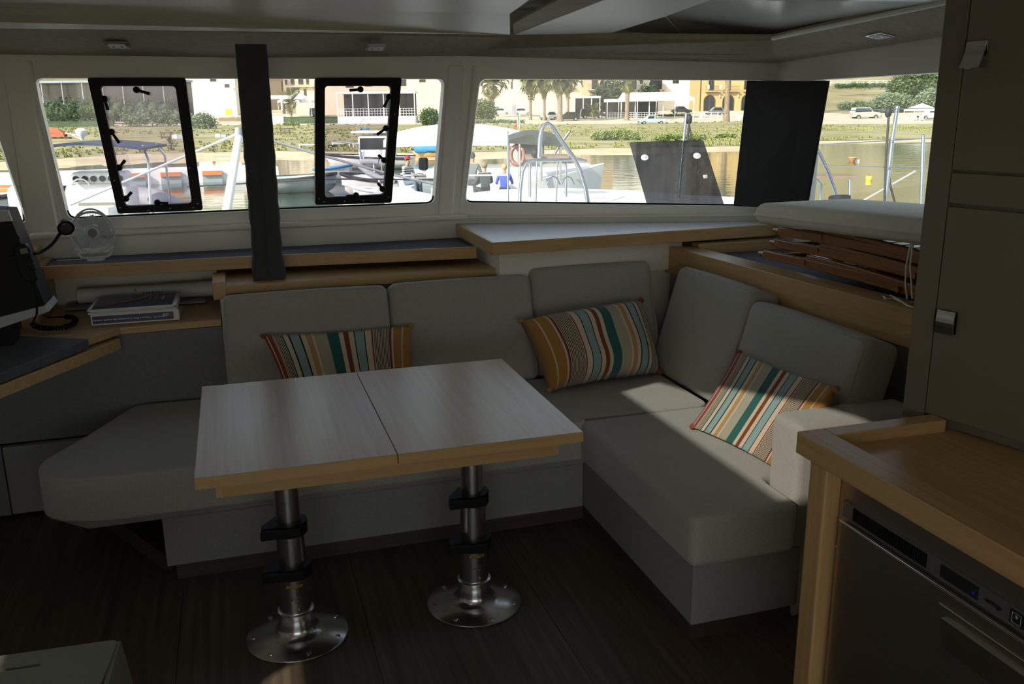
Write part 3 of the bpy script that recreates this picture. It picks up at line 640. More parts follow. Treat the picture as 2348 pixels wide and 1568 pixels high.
def pillow(c, T, label, seed=0):
    # c: orange-bottom, red-bottom, red-top, orange-top corners
    A, B, D, E = [Vector(p) for p in c]; nrm = ((B - A).cross(E - A)).normalized()
    rnd = random.Random(seed); nu, nv = 36, 22; vs = []; uvs = []; fs = []; idx = {}
    for side in (1, -1):
        for i in range(nu + 1):
            for j in range(nv + 1):
                u, v = i/nu, j/nv
                if side < 0 and (i in (0, nu) or j in (0, nv)): idx[side, i, j] = idx[1, i, j]; continue
                a, b = 2*u - 1, 2*v - 1
                # sides bow inwards between the pinched corners
                ub = .5 + .5*a*(1 - .045*(1 - b*b)); vb = .5 + .5*b*(1 - .06*(1 - a*a))
                p = A*(1-ub)*(1-vb) + B*ub*(1-vb) + D*ub*vb + E*(1-ub)*vb
                t = T*(max(0, 1 - a**4)*max(0, 1 - b**4))**.62
                t *= 1 + .06*math.sin(5*a + seed) * math.cos(4*b + 2*seed)
                idx[side, i, j] = len(vs); vs.append(p + nrm*t*(side*.5 + .5 if True else 1) + nrm*(side*t*.0)); uvs.append((u, v))
    for side in (1, -1):
        for i in range(nu):
            for j in range(nv):
                q = [idx[side, i, j], idx[side, i+1, j], idx[side, i+1, j+1], idx[side, i, j+1]]
                fs.append(tuple(q if side > 0 else q[::-1]))
    me = bpy.data.meshes.new('cover'); me.from_pydata([tuple(v) for v in vs], [], fs); me.update()
    ul = me.uv_layers.new(name='stripe')
    for lp_ in me.loops: ul.data[lp_.index].uv = uvs[lp_.vertex_index]
    me.polygons.foreach_set('use_smooth', [True]*len(me.polygons)); me.materials.append(M['stripe'])
    root = thing('striped_pillow', label, 'pillow', tuple((A + B)/2), 'striped throw pillows')
    link('cover', me, root)
    for corner, m_, nb1, nb2 in ((A, 'ORG', B, E), (B, 'RED', A, D), (D, 'RED', E, B), (E, 'ORG', D, A)):
        d = ((corner - nb1).normalized() + (corner - nb2).normalized()).normalized()
        MB().ball(corner - d*.006 + nrm*.006, .013, 10, 7, (1.1, .7, .9)).build('corner_knot', M['k' + m_], root, True)
    return root
M['kORG'] = mat('ochre_cotton', ORG, .9, var=.1, vscale=60, bump=.4, bscale=300); M['kRED'] = mat('brick_red_cotton', RED, .9, var=.1, vscale=60, bump=.4, bscale=300)
zs = .447
pillow([onz(952, 925, zs), onz(672, 955, zs), ony(602, 768, 3.62), ony(944, 745, 3.62)], .13, 'striped lumbar pillow half hidden behind the table top', 1)
pillow([onz(1258, 898, zs), onz(1516, 856, zs), ony(1470, 688, 3.66), ony(1190, 735, 3.60)], .13, 'striped lumbar pillow standing in shade at the settee corner', 2)
pillow([onz(1785, 1078, zs + .02), onz(1583, 978, zs), onx(1692, 805, 1.79), onx(1918, 888, 1.775)], .13, 'sunlit striped lumbar pillow leaning beside the armrest', 3)
# ---- window hatches
def hatch_unit(outer, inner, label, latches, screws):
    Y = 4.425
    O = [ony(*p, Y) for p in outer]; I = [ony(*p, Y) for p in inner]
    root = thing('window_hatch', label, 'window hatch', tuple((O[2] + O[3])/2), 'opening hatches in the windscreen')
    uv2 = lambda P: (P.x, P.z)
    holed('frame', [tuple(p)[:2] for p in rounded([uv2(p) for p in O], .012)], [[tuple(p)[:2] for p in rounded([uv2(p) for p in I], .018)]], lambda u, v: Vector((u, Y, v)), (0, .045, 0), M['black'], root)
    MB().prism([Vector((p[0], Y + .02, p[1])) for p in rounded([uv2(p) for p in I], .018)], (0, .008, 0)).build('pane', M['pane_hatch'], root)
    for (x, y, tx, ty) in latches:
        c = ony(x, y, Y - .004); t = ony(tx, ty, Y - .012)
        k = MB().lathe([(.014, 0), (.0145, .010), (.011, .020), (.006, .023)], tuple(c), 20, (0, -1, 0)).build('latch', M['black'], root, True)
        d = (t - c); d.y = 0; dn = d.normalized(); sd = Vector((dn.z, 0, -dn.x))*.0055; o_ = Vector((0, -.010, 0))
        MB().hexa([c + o_ - sd, c + o_ + sd, t + sd*1.3 + Vector((0, .002, 0)), t - sd*1.3 + Vector((0, .002, 0))], [c + o_ - sd + Vector((0, -.009, 0)), c + o_ + sd + Vector((0, -.009, 0)), t + sd*1.3 + Vector((0, -.007, 0)), t - sd*1.3 + Vector((0, -.007, 0))]).build('latch_lever', M['black'], k, bevel=.002)
    for x, y in screws: MB().lathe([(.0035, 0), (.003, .002)], tuple(ony(x, y, Y)), 10, (0, -1, 0)).build('screw', M['greyp'], root)
    return root
hatch_unit([(200, 178), (425, 178), (465, 482), (270, 490)], [(229, 197), (402, 197), (440, 466), (287, 473)], 'black framed hatch with six toggle latches beside the fan',
           [(313, 206, 343, 215), (240, 227, 248, 252), (256, 302, 274, 328), (274, 384, 287, 367), (289, 455, 302, 440), (361, 464, 386, 466)], [(275, 476), (435, 385), (340, 482), (390, 478), (443, 476), (453, 467), (262, 414)])
hatch_unit([(723, 178), (921, 178), (898, 465), (723, 470)], [(745, 197), (898, 197), (881, 446), (745, 453)], 'black framed hatch with toggle latches beside the starboard window pillar',
           [(826, 205, 801, 207), (891, 222, 880, 246), (884, 294, 864, 309), (880, 367, 867, 355), (876, 433, 866, 419), (816, 447, 794, 450)], [(732, 456), (743, 463), (790, 461), (833, 460), (891, 452), (905, 262)])
# ---- black blind on the corner pillar
bl = [onpl(1716, 186, PB - nB*.05, nB), onx(1900, 187, 2.545), onx(1849, 479, 2.535), onpl(1685, 471, PB - nB*.05, nB)]
bn = (bl[1] - bl[0]).cross(bl[3] - bl[0]).normalized(); bn = bn if bn.dot(EYE - bl[0]) > 0 else -bn
bb = thing('blackout_panel', 'flat black blackout panel covering the corner pillar between two windows', 'blind', tuple((bl[2] + bl[3])/2))
MB().prism(bl, bn*.010).build('panel', M['blackout'], bb, bevel=.002)
MB().tube(bl, .006, 6, True).build('edge_binding', M['black'], bb, True)
# ---- downlights
def downlight(pxs, p, n, label):
    c = [onpl(*q, p, n) for q in pxs]; cen = sum(c, Vector())/4; nn = n if n.dot(EYE - cen) > 0 else -n
    root = thing('ceiling_light', label, 'light', tuple(cen), 'square recessed downlights')
    sc2 = lambda k: [cen + (q - cen)*k for q in c]
    MB().prism([q - nn*.003 for q in c], nn*.009).build('bezel', M['chrome'], root, bevel=.001)
    MB().prism([q + nn*.006 for q in sc2(.72)], nn*.002).build('lens', M['whitep'], root)
    for k in range(2):
        q = cen + (c[1] - c[0])*(.18*(k*2 - 1))
        MB().lathe([(.006, 0), (.004, .003)], tuple(q + nn*.008), 10, tuple(nn)).build('lamp', M['chrome'], root, True)
def vn(i): return (vb[i+1] - vb[i]).cross(vt[i] - vb[i]).normalized()
pv = lambda i: (vb[i] + vt[i])/2 + Vector((0, 0, -.014))
n1 = vn(1); n2 = vn(2)
downlight([(238, 96), (291, 96), (298, 109), (250, 108)], pv(1), n1, 'chrome square downlight above the hatch by the fan')
downlight([(841, 102), (886, 102), (880, 114), (836, 113)], pv(2), n2, 'chrome square downlight above the hatch by the window pillar')
n5 = vn(4)
downlight([(1983, 80), (2018, 72), (2056, 81), (2018, 88)], pv(5), vn(5), 'chrome square downlight in the taupe valance over the side window')
# ---- fan
fn = thing('desk_fan', 'small white clip-on desk fan standing on the shelf rail', 'fan', (-.60, 4.235, .98))
fc_ = ony(212, 533, 4.22); rad = (ony(262, 533, 4.22) - fc_).length; fax = (EYE - fc_); fax.z = 0; fax.normalize(); fux = Vector((-fax.y, fax.x, 0)); fuz = Vector((0, 0, 1))
fp = lambda r, a, d=0: fc_ + fux*(r*math.cos(a)) + fuz*(r*math.sin(a)) + fax*d
circ = lambda r, d=0, n=40: [fp(r, 2*math.pi*k/n, d) for k in range(n)]
g = MB().tube(circ(rad, 0), .0045, 8, True).tube(circ(rad, -.03), .004, 8, True).build('guard_ring', M['clearp'], fn, True)
fg = MB()
for k in range(44):
    a = 2*math.pi*k/44; fg.tube([fp(rad*.30, a, .018), fp(rad*.68, a, .016), fp(rad*.97, a, .002)], .0011, 5)
for r in (.45, .7): fg.tube(circ(rad*r, .018), .0013, 5, True)
fg.build('guard_spokes', M['clearp'], fn, True)
hh = MB().tube([fp(rad*.98, R(40 + 100*k/12), .002) + fuz*(.012*math.sin(math.pi*k/12) + .004) for k in range(13)], .004, 8).build('carry_handle', M['clearp'], fn, True)
MB().lathe([(rad*.30, 0), (rad*.31, .006), (rad*.25, .012)], tuple(fc_ + fax*.014), 28, tuple(fax)).build('hub_ring', M['whitep'], fn, True)
MB().lathe([(rad*.22, 0), (rad*.21, .004)], tuple(fc_ + fax*.026), 28, tuple(fax)).build('hub_badge', mat('grey_badge', (.10, .10, .095), .35, var=.05), fn, True)
for k in range(4):
    a0 = math.pi/2*k + .3; v = []
    for i in range(7):
        r = rad*(.22 + .66*i/6); w_ = .30 + .35*math.sin(math.pi*i/7)
        v += [fp(r, a0 - w_, -.022), fp(r, a0 + w_, .002)]
    MB().add(v, [(2*i, 2*i+1, 2*i+3, 2*i+2) for i in range(6)]).build('blade', M['clearp'], fn, True)
MB().lathe([(rad*.36, 0), (rad*.40, -.02), (rad*.30, -.05), (rad*.1, -.055)], tuple(fc_ - fax*.02), 24, tuple(fax)).build('motor_housing', M['whitep'], fn, True)
zb = .983
yk = [fc_ + fux*(rad*.76*s_) + fuz*dz for s_, dz in ((-1, -rad*.82), (-1, -rad*1.02), (-.86, -rad*1.2), (-.6, -rad*1.26), (.6, -rad*1.26), (.86, -rad*1.2), (1, -rad*1.02), (1, -rad*.82))]
MB().tube(yk, .0055, 8).build('yoke', M['whitep'], fn, True)
MB().tube([yk[0] - fux*.012, yk[0] + fux*.006], .007, 10).build('pivot_knob', M['whitep'], fn, True)
MB().tube([yk[-1] - fux*.006, yk[-1] + fux*.012], .007, 10).build('pivot_knob', M['whitep'], fn, True)
base_c = Vector((fc_.x, fc_.y, .98))
MB().lathe([(.036, 0), (.036, .006), (.026, .012), (.022, fc_.z - rad*1.26 - .98)], tuple(base_c), 24).build('base', M['whitep'], fn, True)
MB().tube([base_c + Vector((-.02, .01, .012)), base_c + Vector((-.06, .02, .004)), base_c + Vector((-.10, .03, .003)), base_c + Vector((-.16, .03, .003))], .002, 6).build('cable', M['cord'], fn, True)
MB().hexa(*[[fc_ + fux*(rad*.72*sx_) + fuz*z_ + fax*d_ for sx_, z_ in ((-1, -rad*.80), (1, -rad*.80), (.9, -rad*1.02), (-.9, -rad*1.02))] for d_ in (0, -.02)]).build('body_bracket', M['whitep'], fn)
# ---- instrument console and its handset, lamp
cY = 3.62
co = thing('instrument_console', 'dark grey tilted instrument console with pale frame strip on the chart table', 'console', (-.95, 3.75, .76))
kk = lambda x, y, dy=0: ony(x, y, cY + dy)
MB().prism([kk(-260, 470), kk(18, 484), kk(104, 702), kk(-260, 800)], (0, .16, 0)).build('panel', M['console'], co, bevel=.003)
MB().prism([kk(-260, 795, -.012), kk(0, 727, -.012), kk(104, 700, -.012), kk(113, 714, -.012), kk(0, 753, -.012), kk(-260, 835, -.012)], (0, .19, 0)).build('frame_strip', M['greyp'], co, bevel=.002)
MB().prism([kk(-200, 478, -.006), kk(18, 483, -.006), kk(27, 507, -.006), kk(-200, 525, -.006)], (0, .02, 0)).build('top_strip', M['greyp'], co, bevel=.001)
MB().prism([kk(-60, 540, -.003), kk(40, 537, -.003), kk(48, 548, -.003), kk(-60, 556, -.003)], (0, .01, 0)).build('panel_ridge', M['black'], co)
f_b = sum([kk(-150, 810).z], 0)
MB().box((-1.15, cY + .02, .764), (-.83, cY + .14, .85)).build('foot', M['console'], co)
hs = thing('radio_handset', 'black radio handset with keypad hanging on the console', 'radio handset', tuple(kk(70, 640, -.04)))
h0 = [kk(33, 562, -.025), kk(62, 556, -.025), kk(72, 566, -.025), kk(90, 636, -.025), kk(84, 644, -.025), kk(60, 640, -.025), kk(52, 632, -.025)]
hb = MB().prism([p + Vector((0, -.04, 0)) for p in h0], (0, .04, 0)).build('body', M['black'], hs, bevel=.005, seg=3)
MB().prism([kk(x, y, -.068) for x, y in ((45, 571), (62, 568), (65, 580), (48, 583))], (0, .004, 0)).build('screen', mat('dull_green_lcd', (.10, .10, .07), .3, var=.05), hs)
for r in range(4):
    for c_ in range(3):
        p = kk(54 + c_*7.5 + r*3.5, 592 + r*9.5 - c_*1.2, -.067); MB().box((p.x - .005, p.y - .002, p.z - .004), (p.x + .005, p.y + .002, p.z + .004)).build('key', M['console'], hs, bevel=.001)
MB().box((kk(30, 590, 0).x - .01, cY - .035, kk(30, 600).z), (kk(60, 590).x, cY, kk(30, 585).z)).build('holder', M['black'], hs)
coil = MB(); cpts = [kk(78, 644, -.045), kk(86, 680, -.05), kk(84, 720, -.05), onz(74, 742, .775)]
coil.tube(cpts, .0035, 8)
loop_px = [(74, 745), (95, 752), (120, 753), (150, 750), (168, 742), (174, 733), (166, 727), (150, 726)]
lp_ = [onz(x, y, .778) for x, y in loop_px]
hel = []
for i in range(len(lp_) - 1):
    for k in range(30):
        t = k/30; p = lp_[i].lerp(lp_[i+1], t); d = (lp_[i+1] - lp_[i]).normalized(); s_ = d.cross(Vector((0, 0, 1))); a = (i*30 + k)*.9
        hel.append(p + s_*(.009*math.cos(a)) + Vector((0, 0, .009*math.sin(a))))
coil.tube(hel, .0033, 5); coil.tube([lp_[-1], onz(110, 728, .775), onz(100, 722, .80)], .0035, 6)
coil.build('coiled_cord', M['black'], hs, True)
gl_ = thing('gooseneck_lamp', 'black flexible gooseneck reading lamp bending over the shelf end', 'lamp', tuple(kk(72, 582, 0)))
gy = lambda x, y, Y: ony(x, y, Y)
pth = [gy(20, 588, 3.66), gy(72, 582, 3.70), gy(92, 578, 3.74), gy(112, 566, 3.78), gy(126, 552, 3.81), gy(137, 536, 3.83), gy(146, 528, 3.84)]
sm = []
for i in range(len(pth) - 1):
    for k in range(6):
        t = k/6; p0_ = pth[max(0, i-1)]; p1_ = pth[i]; p2_ = pth[i+1]; p3_ = pth[min(len(pth)-1, i+2)]
        sm.append(.5*((2*p1_) + (-p0_ + p2_)*t + (2*p0_ - 5*p1_ + 4*p2_ - p3_)*t*t + (-p0_ + 3*p1_ - 3*p2_ + p3_)*t**3))
MB().tube(sm + [pth[-1]], [.006 + .001*(i % 2) for i in range(len(sm) + 1)], 10).build('flexible_neck', M['black'], gl_, True)
hc = gy(150, 520, 3.83); la = Vector((.25, -.9, -.35)).normalized()
MB().lathe([(.010, -.035), (.020, -.028), (.029, -.008), (.031, .012), (.027, .014)], tuple(hc), 24, tuple(la)).build('lamp_head', M['black'], gl_, True)
MB().lathe([(.024, 0), (.020, .002), (.008, .004)], tuple(hc + la*.013), 20, tuple(la)).build('lens', mat('grey_lens', (.06, .06, .06), .15, var=.05), gl_, True)
# ---- binders and rolled charts on the chart table
bkA, bkB = onz(210, 747, .762), onz(412, 733, .762); dx_ = (bkB - bkA); dx_.z = 0; bw = dx_.length; dx_.normalize(); dy_ = Vector((-dx_.y, dx_.x, 0))
bd = thing('ring_binder', 'white ring binder with navy printed cover and spine lying on the chart table', 'binder', tuple(bkA))
bx_ = lambda u, v, z: bkA + dx_*u + dy_*v + Vector((0, 0, z))
dep = .27; hgt = .046
def slabp(name, u0, u1, v0, v1, z0, z1, m, bev=.001, lean=0):
    return MB().hexa([bx_(u0, v0, z0), bx_(u1, v0, z0), bx_(u1, v1, z0), bx_(u0, v1, z0)], [bx_(u0 - lean, v0, z1), bx_(u1 - lean, v0, z1), bx_(u1 - lean, v1, z1), bx_(u0 - lean, v1, z1)]).build(name, m, bd, bevel=bev)
slabp('lower_cover', 0, bw, 0, dep, 0, .004, M['paper']); slabp('page_block', .01, bw - .03, .02, dep - .01, .004, hgt - .002, M['paper'])
sp = slabp('spine', 0, bw, -.001, .004, 0, hgt, M['paper'])
slabp('spine_label', .006, bw - .022, -.0022, -.0012, .007, hgt - .008, M['navy'], 0)
slabp('upper_cover', -.008, bw - .004, 0, dep, hgt, hgt + .004, M['paper'])
text('spine_lettering', 'Astrea 42 - Onboard Boat Documents (da tenere a bordo)', .0118, frame(bx_(bw*.43, -.0026, hgt*.44), -dx_, (0, 0, -1)), M['white_ink'], bd, .0002)
MB().prism([bx_(bw - .030, -.003, hgt - .012), bx_(bw - .037, -.003, hgt - .012), bx_(bw - .031, -.003, .012)], dy_*-.0005).build('spine_logo', M['red'], bd)
for k in range(4): MB().prism([bx_(bw - .044 - k*.006, -.003, hgt - .014), bx_(bw - .040 - k*.006, -.003, hgt - .014), bx_(bw - .043 - k*.006, -.003, hgt - .026), bx_(bw - .045 - k*.006, -.003, hgt - .026)], dy_*-.0005).build('spine_logo', M['white_ink'], bd)
# second binder on top
b2 = thing('ring_binder', 'thin white binder with navy, red and gold swoosh cover on top of the thicker binder', 'binder', tuple(bx_(0, 0, hgt + .005)))
def slab2(name, u0, u1, v0, v1, z0, z1, m):
    return MB().hexa([bx_(u0, v0, z0), bx_(u1, v0, z0), bx_(u1, v1, z0), bx_(u0, v1, z0)], [bx_(u0, v0, z1), bx_(u1, v0, z1), bx_(u1, v1, z1), bx_(u0, v1, z1)]).build(name, m, b2, bevel=.0008)
zz = hgt + .0055
slab2('lower_cover', -.008, bw - .008, -.004, dep + .01, zz, zz + .003, M['paper']); slab2('page_block', 0, bw - .02, .004, dep, zz + .003, zz + .010, M['paper']); slab2('upper_cover', -.010, bw - .006, -.006, dep + .012, zz + .010, zz + .013, M['paper'])
zt = zz + .0135
poly = lambda pts, m, dz, nm: MB().prism([bx_(-.002 + u*(bw - .012), .006 + v*(dep - .006), zt + dz) for u, v in pts], (0, 0, .0004)).build(nm, m, b2)
poly([(.02, .02), (.97, .02), (.97, .98), (.02, .98)], M['navy'], 0, 'cover_print')
poly([(.02, .25), (.12, .3), (.3, .45), (.42, .62), (.48, .98), (.02, .98)], mat('pale_blue_print', (.12, .16, .20), .3, var=.1), .0005, 'cover_print')
poly([(.05, .12), (.2, .22), (.36, .44), (.46, .62), (.40, .60), (.22, .36), (.06, .2)], mat('red_swoosh_print', (.35, .05, .03), .3), .0010, 'cover_print')
poly([(.30, .38), (.42, .46), (.58, .66), (.70, .96), (.64, .96), (.5, .68), (.38, .52)], mat('gold_swoosh_print', (.33, .24, .09), .3), .0015, 'cover_print')
for k in range(4): poly([(.80 + k*.0, .50 + k*.07), (.845, .50 + k*.07), (.845, .54 + k*.07), (.81, .54 + k*.07)], M['white_ink'], .0010, 'cover_logo')
for u in (.66, .73): poly([(u, .45), (u + .008, .45), (u + .008, .85), (u, .85)], M['white_ink'], .0010, 'cover_line')
rl = thing('chart_tube', 'white rolled chart tube with red and black lettering lying behind the binders', 'tube', (-.4, 4.30, .80))
ra, rb = onz(178, 684, .80), onz(487, 668, .80); ra.y = 4.30; rb.y = 4.28; ra = ony(178, 676, 4.30); rb = ony(488, 660, 4.28); ra.z = rb.z = .812
MB().tube([ra, ra + (rb - ra)*.004, ra.lerp(rb, .9), ra.lerp(rb, .905), rb], [.028, .034, .034, .036, .036], 24).build('tube', M['whitep'], rl, True)
mid = ra.lerp(rb, .52)
text('lettering', 'VODI', .034, frame(ra.lerp(rb, .55) + Vector((0, -.0365, -.004)), rb - ra, (0, .35, 1)), M['ink'], rl, .0004)
tq = ra.lerp(rb, .44) + Vector((0, -.036, .004)); MB().prism([tq + Vector((-.024, 0, -.022)), tq + Vector((.022, 0, -.022)), tq + Vector((-.012, .007, .022))], (0, .001, 0)).build('red_mark', M['red'], rl)
bf = thing('paper_folder', 'flat cream folder lying under the white chart tube', 'folder', (-.4, 4.25, .762))
fa_, fb_ = onz(146, 712, .765), onz(472, 694, .765)
MB().prism([fa_, fb_, fb_ + Vector((.0, .12, 0)), fa_ + Vector((0, .12, 0))], (0, 0, .010)).build('folder', M['cream'], bf)
dk_ = tag(MB().prism([onz(175, 697, .777), onz(225, 692, .777), onz(225, 684, .777), onz(190, 687, .777)], (0, 0, .012)).build('black_pouch', M['black'], None, bevel=.003), 'small black pouch resting on the cream folder', 'pouch')
# ---- folding chairs stacked on the side shelf, cushion on top
def folding_chair(z, dx, dy, label):
    root = thing('folding_chair', label, 'folding chair', (2.30 + dx, 2.8 + dy, z - .03), 'folded wooden chairs stacked on the side shelf')
    def rail(name, a, b, w_, h_, m=M['mahog']):
        a, b = Vector(a), Vector(b); d = (b - a).normalized(); s_ = d.cross(Vector((0, 0, 1))).normalized()*(w_/2); u = Vector((0, 0, h_/2))
        n = 6; vs = []; fs = []
        for i in range(n + 1):
            t = i/n; p = a.lerp(b, t) + Vector((0, 0, .012*math.sin(math.pi*t))); vs += [p - s_ - u, p + s_ - u, p + s_ + u, p - s_ + u]
        for i in range(n):
            for k in range(4): fs.append((4*i + k, 4*i + (k+1) % 4, 4*i + 4 + (k+1) % 4, 4*i + 4 + k))
        fs += [(3, 2, 1, 0), (4*n, 4*n+1, 4*n+2, 4*n+3)]
        return MB().add(vs, fs).build(name, m, root, bevel=.004, seg=2)
    for sx_ in (0, .36):
        X = 2.165 + dx + sx_; y0, y1 = 3.27 + dy, 2.15 + dy
        rail('leg', (X, y0, z), (X + .045, y1, z - .012), .024, .036)
        rail('leg', (X + .028, y0 - .27, z + .020), (X + .02, y1 - .05, z - .014), .024, .036)
    for y, zz_ in ((3.21, 0), (2.99, .01), (2.45, 0)):
        MB().tube([(2.160 + dx, y + dy, z + zz_), (2.56 + dx, y + dy, z + zz_)], .011, 10).build('crossbar', M['mahog'], root, True)
    MB().tube([(2.165 + dx, 3.31 + dy, z - .001), (2.167 + dx, 3.245 + dy, z)], [.010, .015], 10).build('rounded_end', M['mahog'], root, True)
    for k in range(6):
        y = 2.52 + dy + k*.072; MB().box((2.19 + dx, y, z - .006), (2.55 + dx, y + .055, z + .006)).build('seat_slat', M['mahog'], root, bevel=.002)
    return root
folding_chair(.984, 0, .05, 'folded mahogany chair at the bottom of the stack on the side shelf')
folding_chair(1.038, .02, .0, 'folded mahogany chair in the middle of the stack on the side shelf')
folding_chair(1.092, .02, -.02, 'folded mahogany chair on top of the stack, under the white cushion')
wc = thing('boat_cushion', 'off-white flat canvas cushion with tie cords lying on the stacked folding chairs', 'cushion', (2.33, 2.75, 1.13))
Mw = Matrix.Translation((2.335, 2.70, 1.190)) @ Matrix.Rotation(R(-2), 4, 'X') @ Matrix.Rotation(R(3), 4, 'Z')
cu = MB().rbox((.50, 1.16, .085), .040, 8, (.0, .0, .010), Mw).build('cover', M['cush_w'], wc, True)
pth = rounded([(-.25, -.58), (.25, -.58), (.25, .58), (-.25, .58)], .03, 4)
MB().tube([Mw @ Vector((p[0], p[1], -.004)) for p in pth], .006, 6, True).build('seam_piping', M['cush_w'], wc, True)
for k in range(2):
    cp_ = [onx(2092 + 2*k, 538, 2.14), onx(2086 + 6*k, 570, 2.125), onx(2078 + 9*k, 610, 2.12), onx(2076 + 14*k, 650, 2.12), onx(2080 + 12*k, 685, 2.115)]
    MB().tube(cp_, .0032, 8).build('tie_cord', M['cord'], wc, True)
cp_ = [onz(x, y, .956) for x, y in ((2095, 692), (2078, 696), (2062, 690), (2048, 684), (2032, 686), (2026, 680), (2040, 677), (2060, 686), (2080, 700), (2095, 705))]
MB().tube(cp_, .0032, 8).build('tie_cord', M['cord'], wc, True)
# ---- cream slotted seat at the near port side
cs = thing('moulded_seat', 'cream moulded seat with slotted vent holes standing on the dark floor', 'seat', (-.55, 1.9, 0))
A_, B_ = onz(-60, 1512, .46), onz(272, 1465, .46)
e1 = (B_ - A_).normalized(); e2 = Vector((e1.y, -e1.x, 0)); e2 = e2 if e2.y < 0 else -e2
s2 = lambda u, v, z=.46: Vector((B_.x, B_.y, z)) - e1*u + e2*v
uvp = lambda P: ((B_ - P).dot(e1), (P - B_).dot(e2))
sa, sb = uvp(onz(0, 1533, .46)), uvp(onz(93, 1522, .46))
slot = [tuple(p)[:2] for p in rounded([(sb[0], sb[1] - .004), (sa[0] + .25, sb[1] - .004), (sa[0] + .25, sb[1] + .008), (sb[0], sb[1] + .008)], .006)]
sc_, sd_ = uvp(onz(183, 1570, .46)), uvp(onz(200, 1568, .46))
slot2 = [tuple(p)[:2] for p in rounded([(sd_[0], sd_[1]), (sd_[0] + .20, sd_[1]), (sd_[0] + .20, sd_[1] + .012), (sd_[0], sd_[1] + .012)], .006)]
outl = [tuple(p)[:2] for p in rounded([(0, 0), (.62, 0), (.62, .5), (.03, .5)], .02)]
holed('top', outl, [slot, slot2], lambda u, v: s2(u, v), (0, 0, -.012), M['cream'], cs)
holed('side_skirt', [(0, 0), (.5, 0), (.5, -.20), (0, -.20)], [], lambda u, v: s2(-.004 - .025*math.sin(min(1, -v/.2)*math.pi*.5), u, .455 + v), e1*-.010, M['cream'], cs)
MB().hexa([s2(.01, .005, .45), s2(.61, .005, .45), s2(.61, .005, .27), s2(.01, .005, .27)], [s2(.01, .015, .45), s2(.61, .015, .45), s2(.61, .015, .27), s2(.01, .015, .27)]).build('back_skirt', M['cream'], cs)
for u, v in ((.05, .05), (.57, .05), (.57, .45), (.05, .45)): MB().tube([s2(u, v, .44), s2(u, v, 0)], .018, 10).build('leg', M['greyp'], cs, True)
# ================================================================== OUTSIDE
WZ, LZ = -1.0, -.85
FW = Vector((AX.z, AY.z, AZ.z)); RT = Vector((AX.x, AY.x, 0)).normalized(); FD = Vector((-RT.y, RT.x, 0))
RZ = math.atan2(RT.y, RT.x)
def mpp(P): return (Vector(P) - EYE).dot(FW) / F
def G(x, y, z=LZ):      # ground point; the land climbs gently beyond 125 m
    if z != LZ and z != LZ + .02: return onz(x, y, z)
    r = ray(x, y) / F; D = (z - EYE.z)/r.z if r.z < 0 else 1e9
    return EYE + r*(D if D < 125 else (z - EYE.z - .022*125)/(r.z - .022))
def AT(x, y, D): d = ray(x, y); return EYE + d * (D / F)
def bmat(n, c, r=.7, **k): return mat(n, c, r, **k)
M['grass'] = bmat('dry_green_grass', (.20, .20, .075), .95, col2=(.42, .35, .17), vscale=.22, detail=8, bump=1, bscale=3)
M['sand'] = bmat('pale_beach_sand', (.46, .36, .21), .95, col2=(.64, .54, .36), vscale=.5, detail=8, bump=.6, bscale=4)
M['dust'] = bmat('dusty_road', (.50, .43, .31), .95, col2=(.62, .55, .43), vscale=.3, detail=6)
M['leaf'] = bmat('green_leaves', (.045, .085, .022), .7, col2=(.12, .17, .05), vscale=1.5)
M['leaf_b'] = bmat('bright_green_weeds', (.13, .20, .045), .7, col2=(.27, .32, .10), vscale=1.5)
M['rails'] = bmat('outdoor_stainless_tube', (.36, .38, .41), .16, metal=1, var=.05)
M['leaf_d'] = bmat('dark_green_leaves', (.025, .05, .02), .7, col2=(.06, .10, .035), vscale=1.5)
M['leaf_g'] = bmat('grey_green_cactus', (.12, .17, .09), .6, col2=(.26, .31, .18), vscale=1.0)
M['frond'] = bmat('palm_fronds', (.08, .11, .035), .6, col2=(.24, .22, .09), vscale=.8)
M['trunk'] = bmat('palm_trunk_bark', (.16, .115, .075), .95, col2=(.34, .27, .19), vscale=3, stretch=(1, 1, 3), bump=1, bscale=5)
M['wall_w'] = bmat('white_render', (.80, .77, .70), .9, var=.04, vscale=.4)
M['wall_c'] = bmat('cream_render', (.62, .53, .40), .9, var=.05, vscale=.4)
M['wall_y'] = bmat('yellow_render', (.50, .36, .16), .9, var=.05, vscale=.4)
M['wall_b'] = bmat('buff_render', (.46, .34, .22), .9, var=.06, vscale=.4)
M['dkglass'] = bmat('dark_window_glass', (.02, .024, .028), .15, var=.1)
M['shut'] = bmat('brown_shutter', (.10, .065, .04), .7, var=.1, vscale=5)
M['iron'] = bmat('dark_iron', (.03, .03, .03), .6, var=.1)
M['white'] = bmat('white_paint', (.82, .82, .80), .4, var=.02)
M['awn'] = bmat('white_awning', (.84, .82, .77), .8, var=.03)
M['awn_b'] = bmat('blue_grey_awning', (.30, .35, .42), .8, var=.05)
M['gelw'] = bmat('white_boat_gelcoat', (.82, .82, .80), .25, var=.02)
M['greyhull'] = bmat('blue_grey_hull', (.36, .42, .45), .5, var=.08, vscale=1)
M['orange'] = bmat('orange_plastic', (.75, .20, .05), .5, var=.05)
M['yellow'] = bmat('yellow_plastic', (.85, .62, .04), .5, var=.05)
M['tarp_o'] = bmat('orange_tarpaulin', (.42, .09, .035), .6, var=.1, vscale=2)
M['tarp_b'] = bmat('blue_tarpaulin', (.03, .22, .50), .6, var=.1, vscale=2)
M['navyc'] = bmat('navy_canvas', (.02, .04, .09), .8, var=.1)
M['rubber'] = bmat('grey_inflatable_rubber', (.34, .35, .38), .6, var=.05)
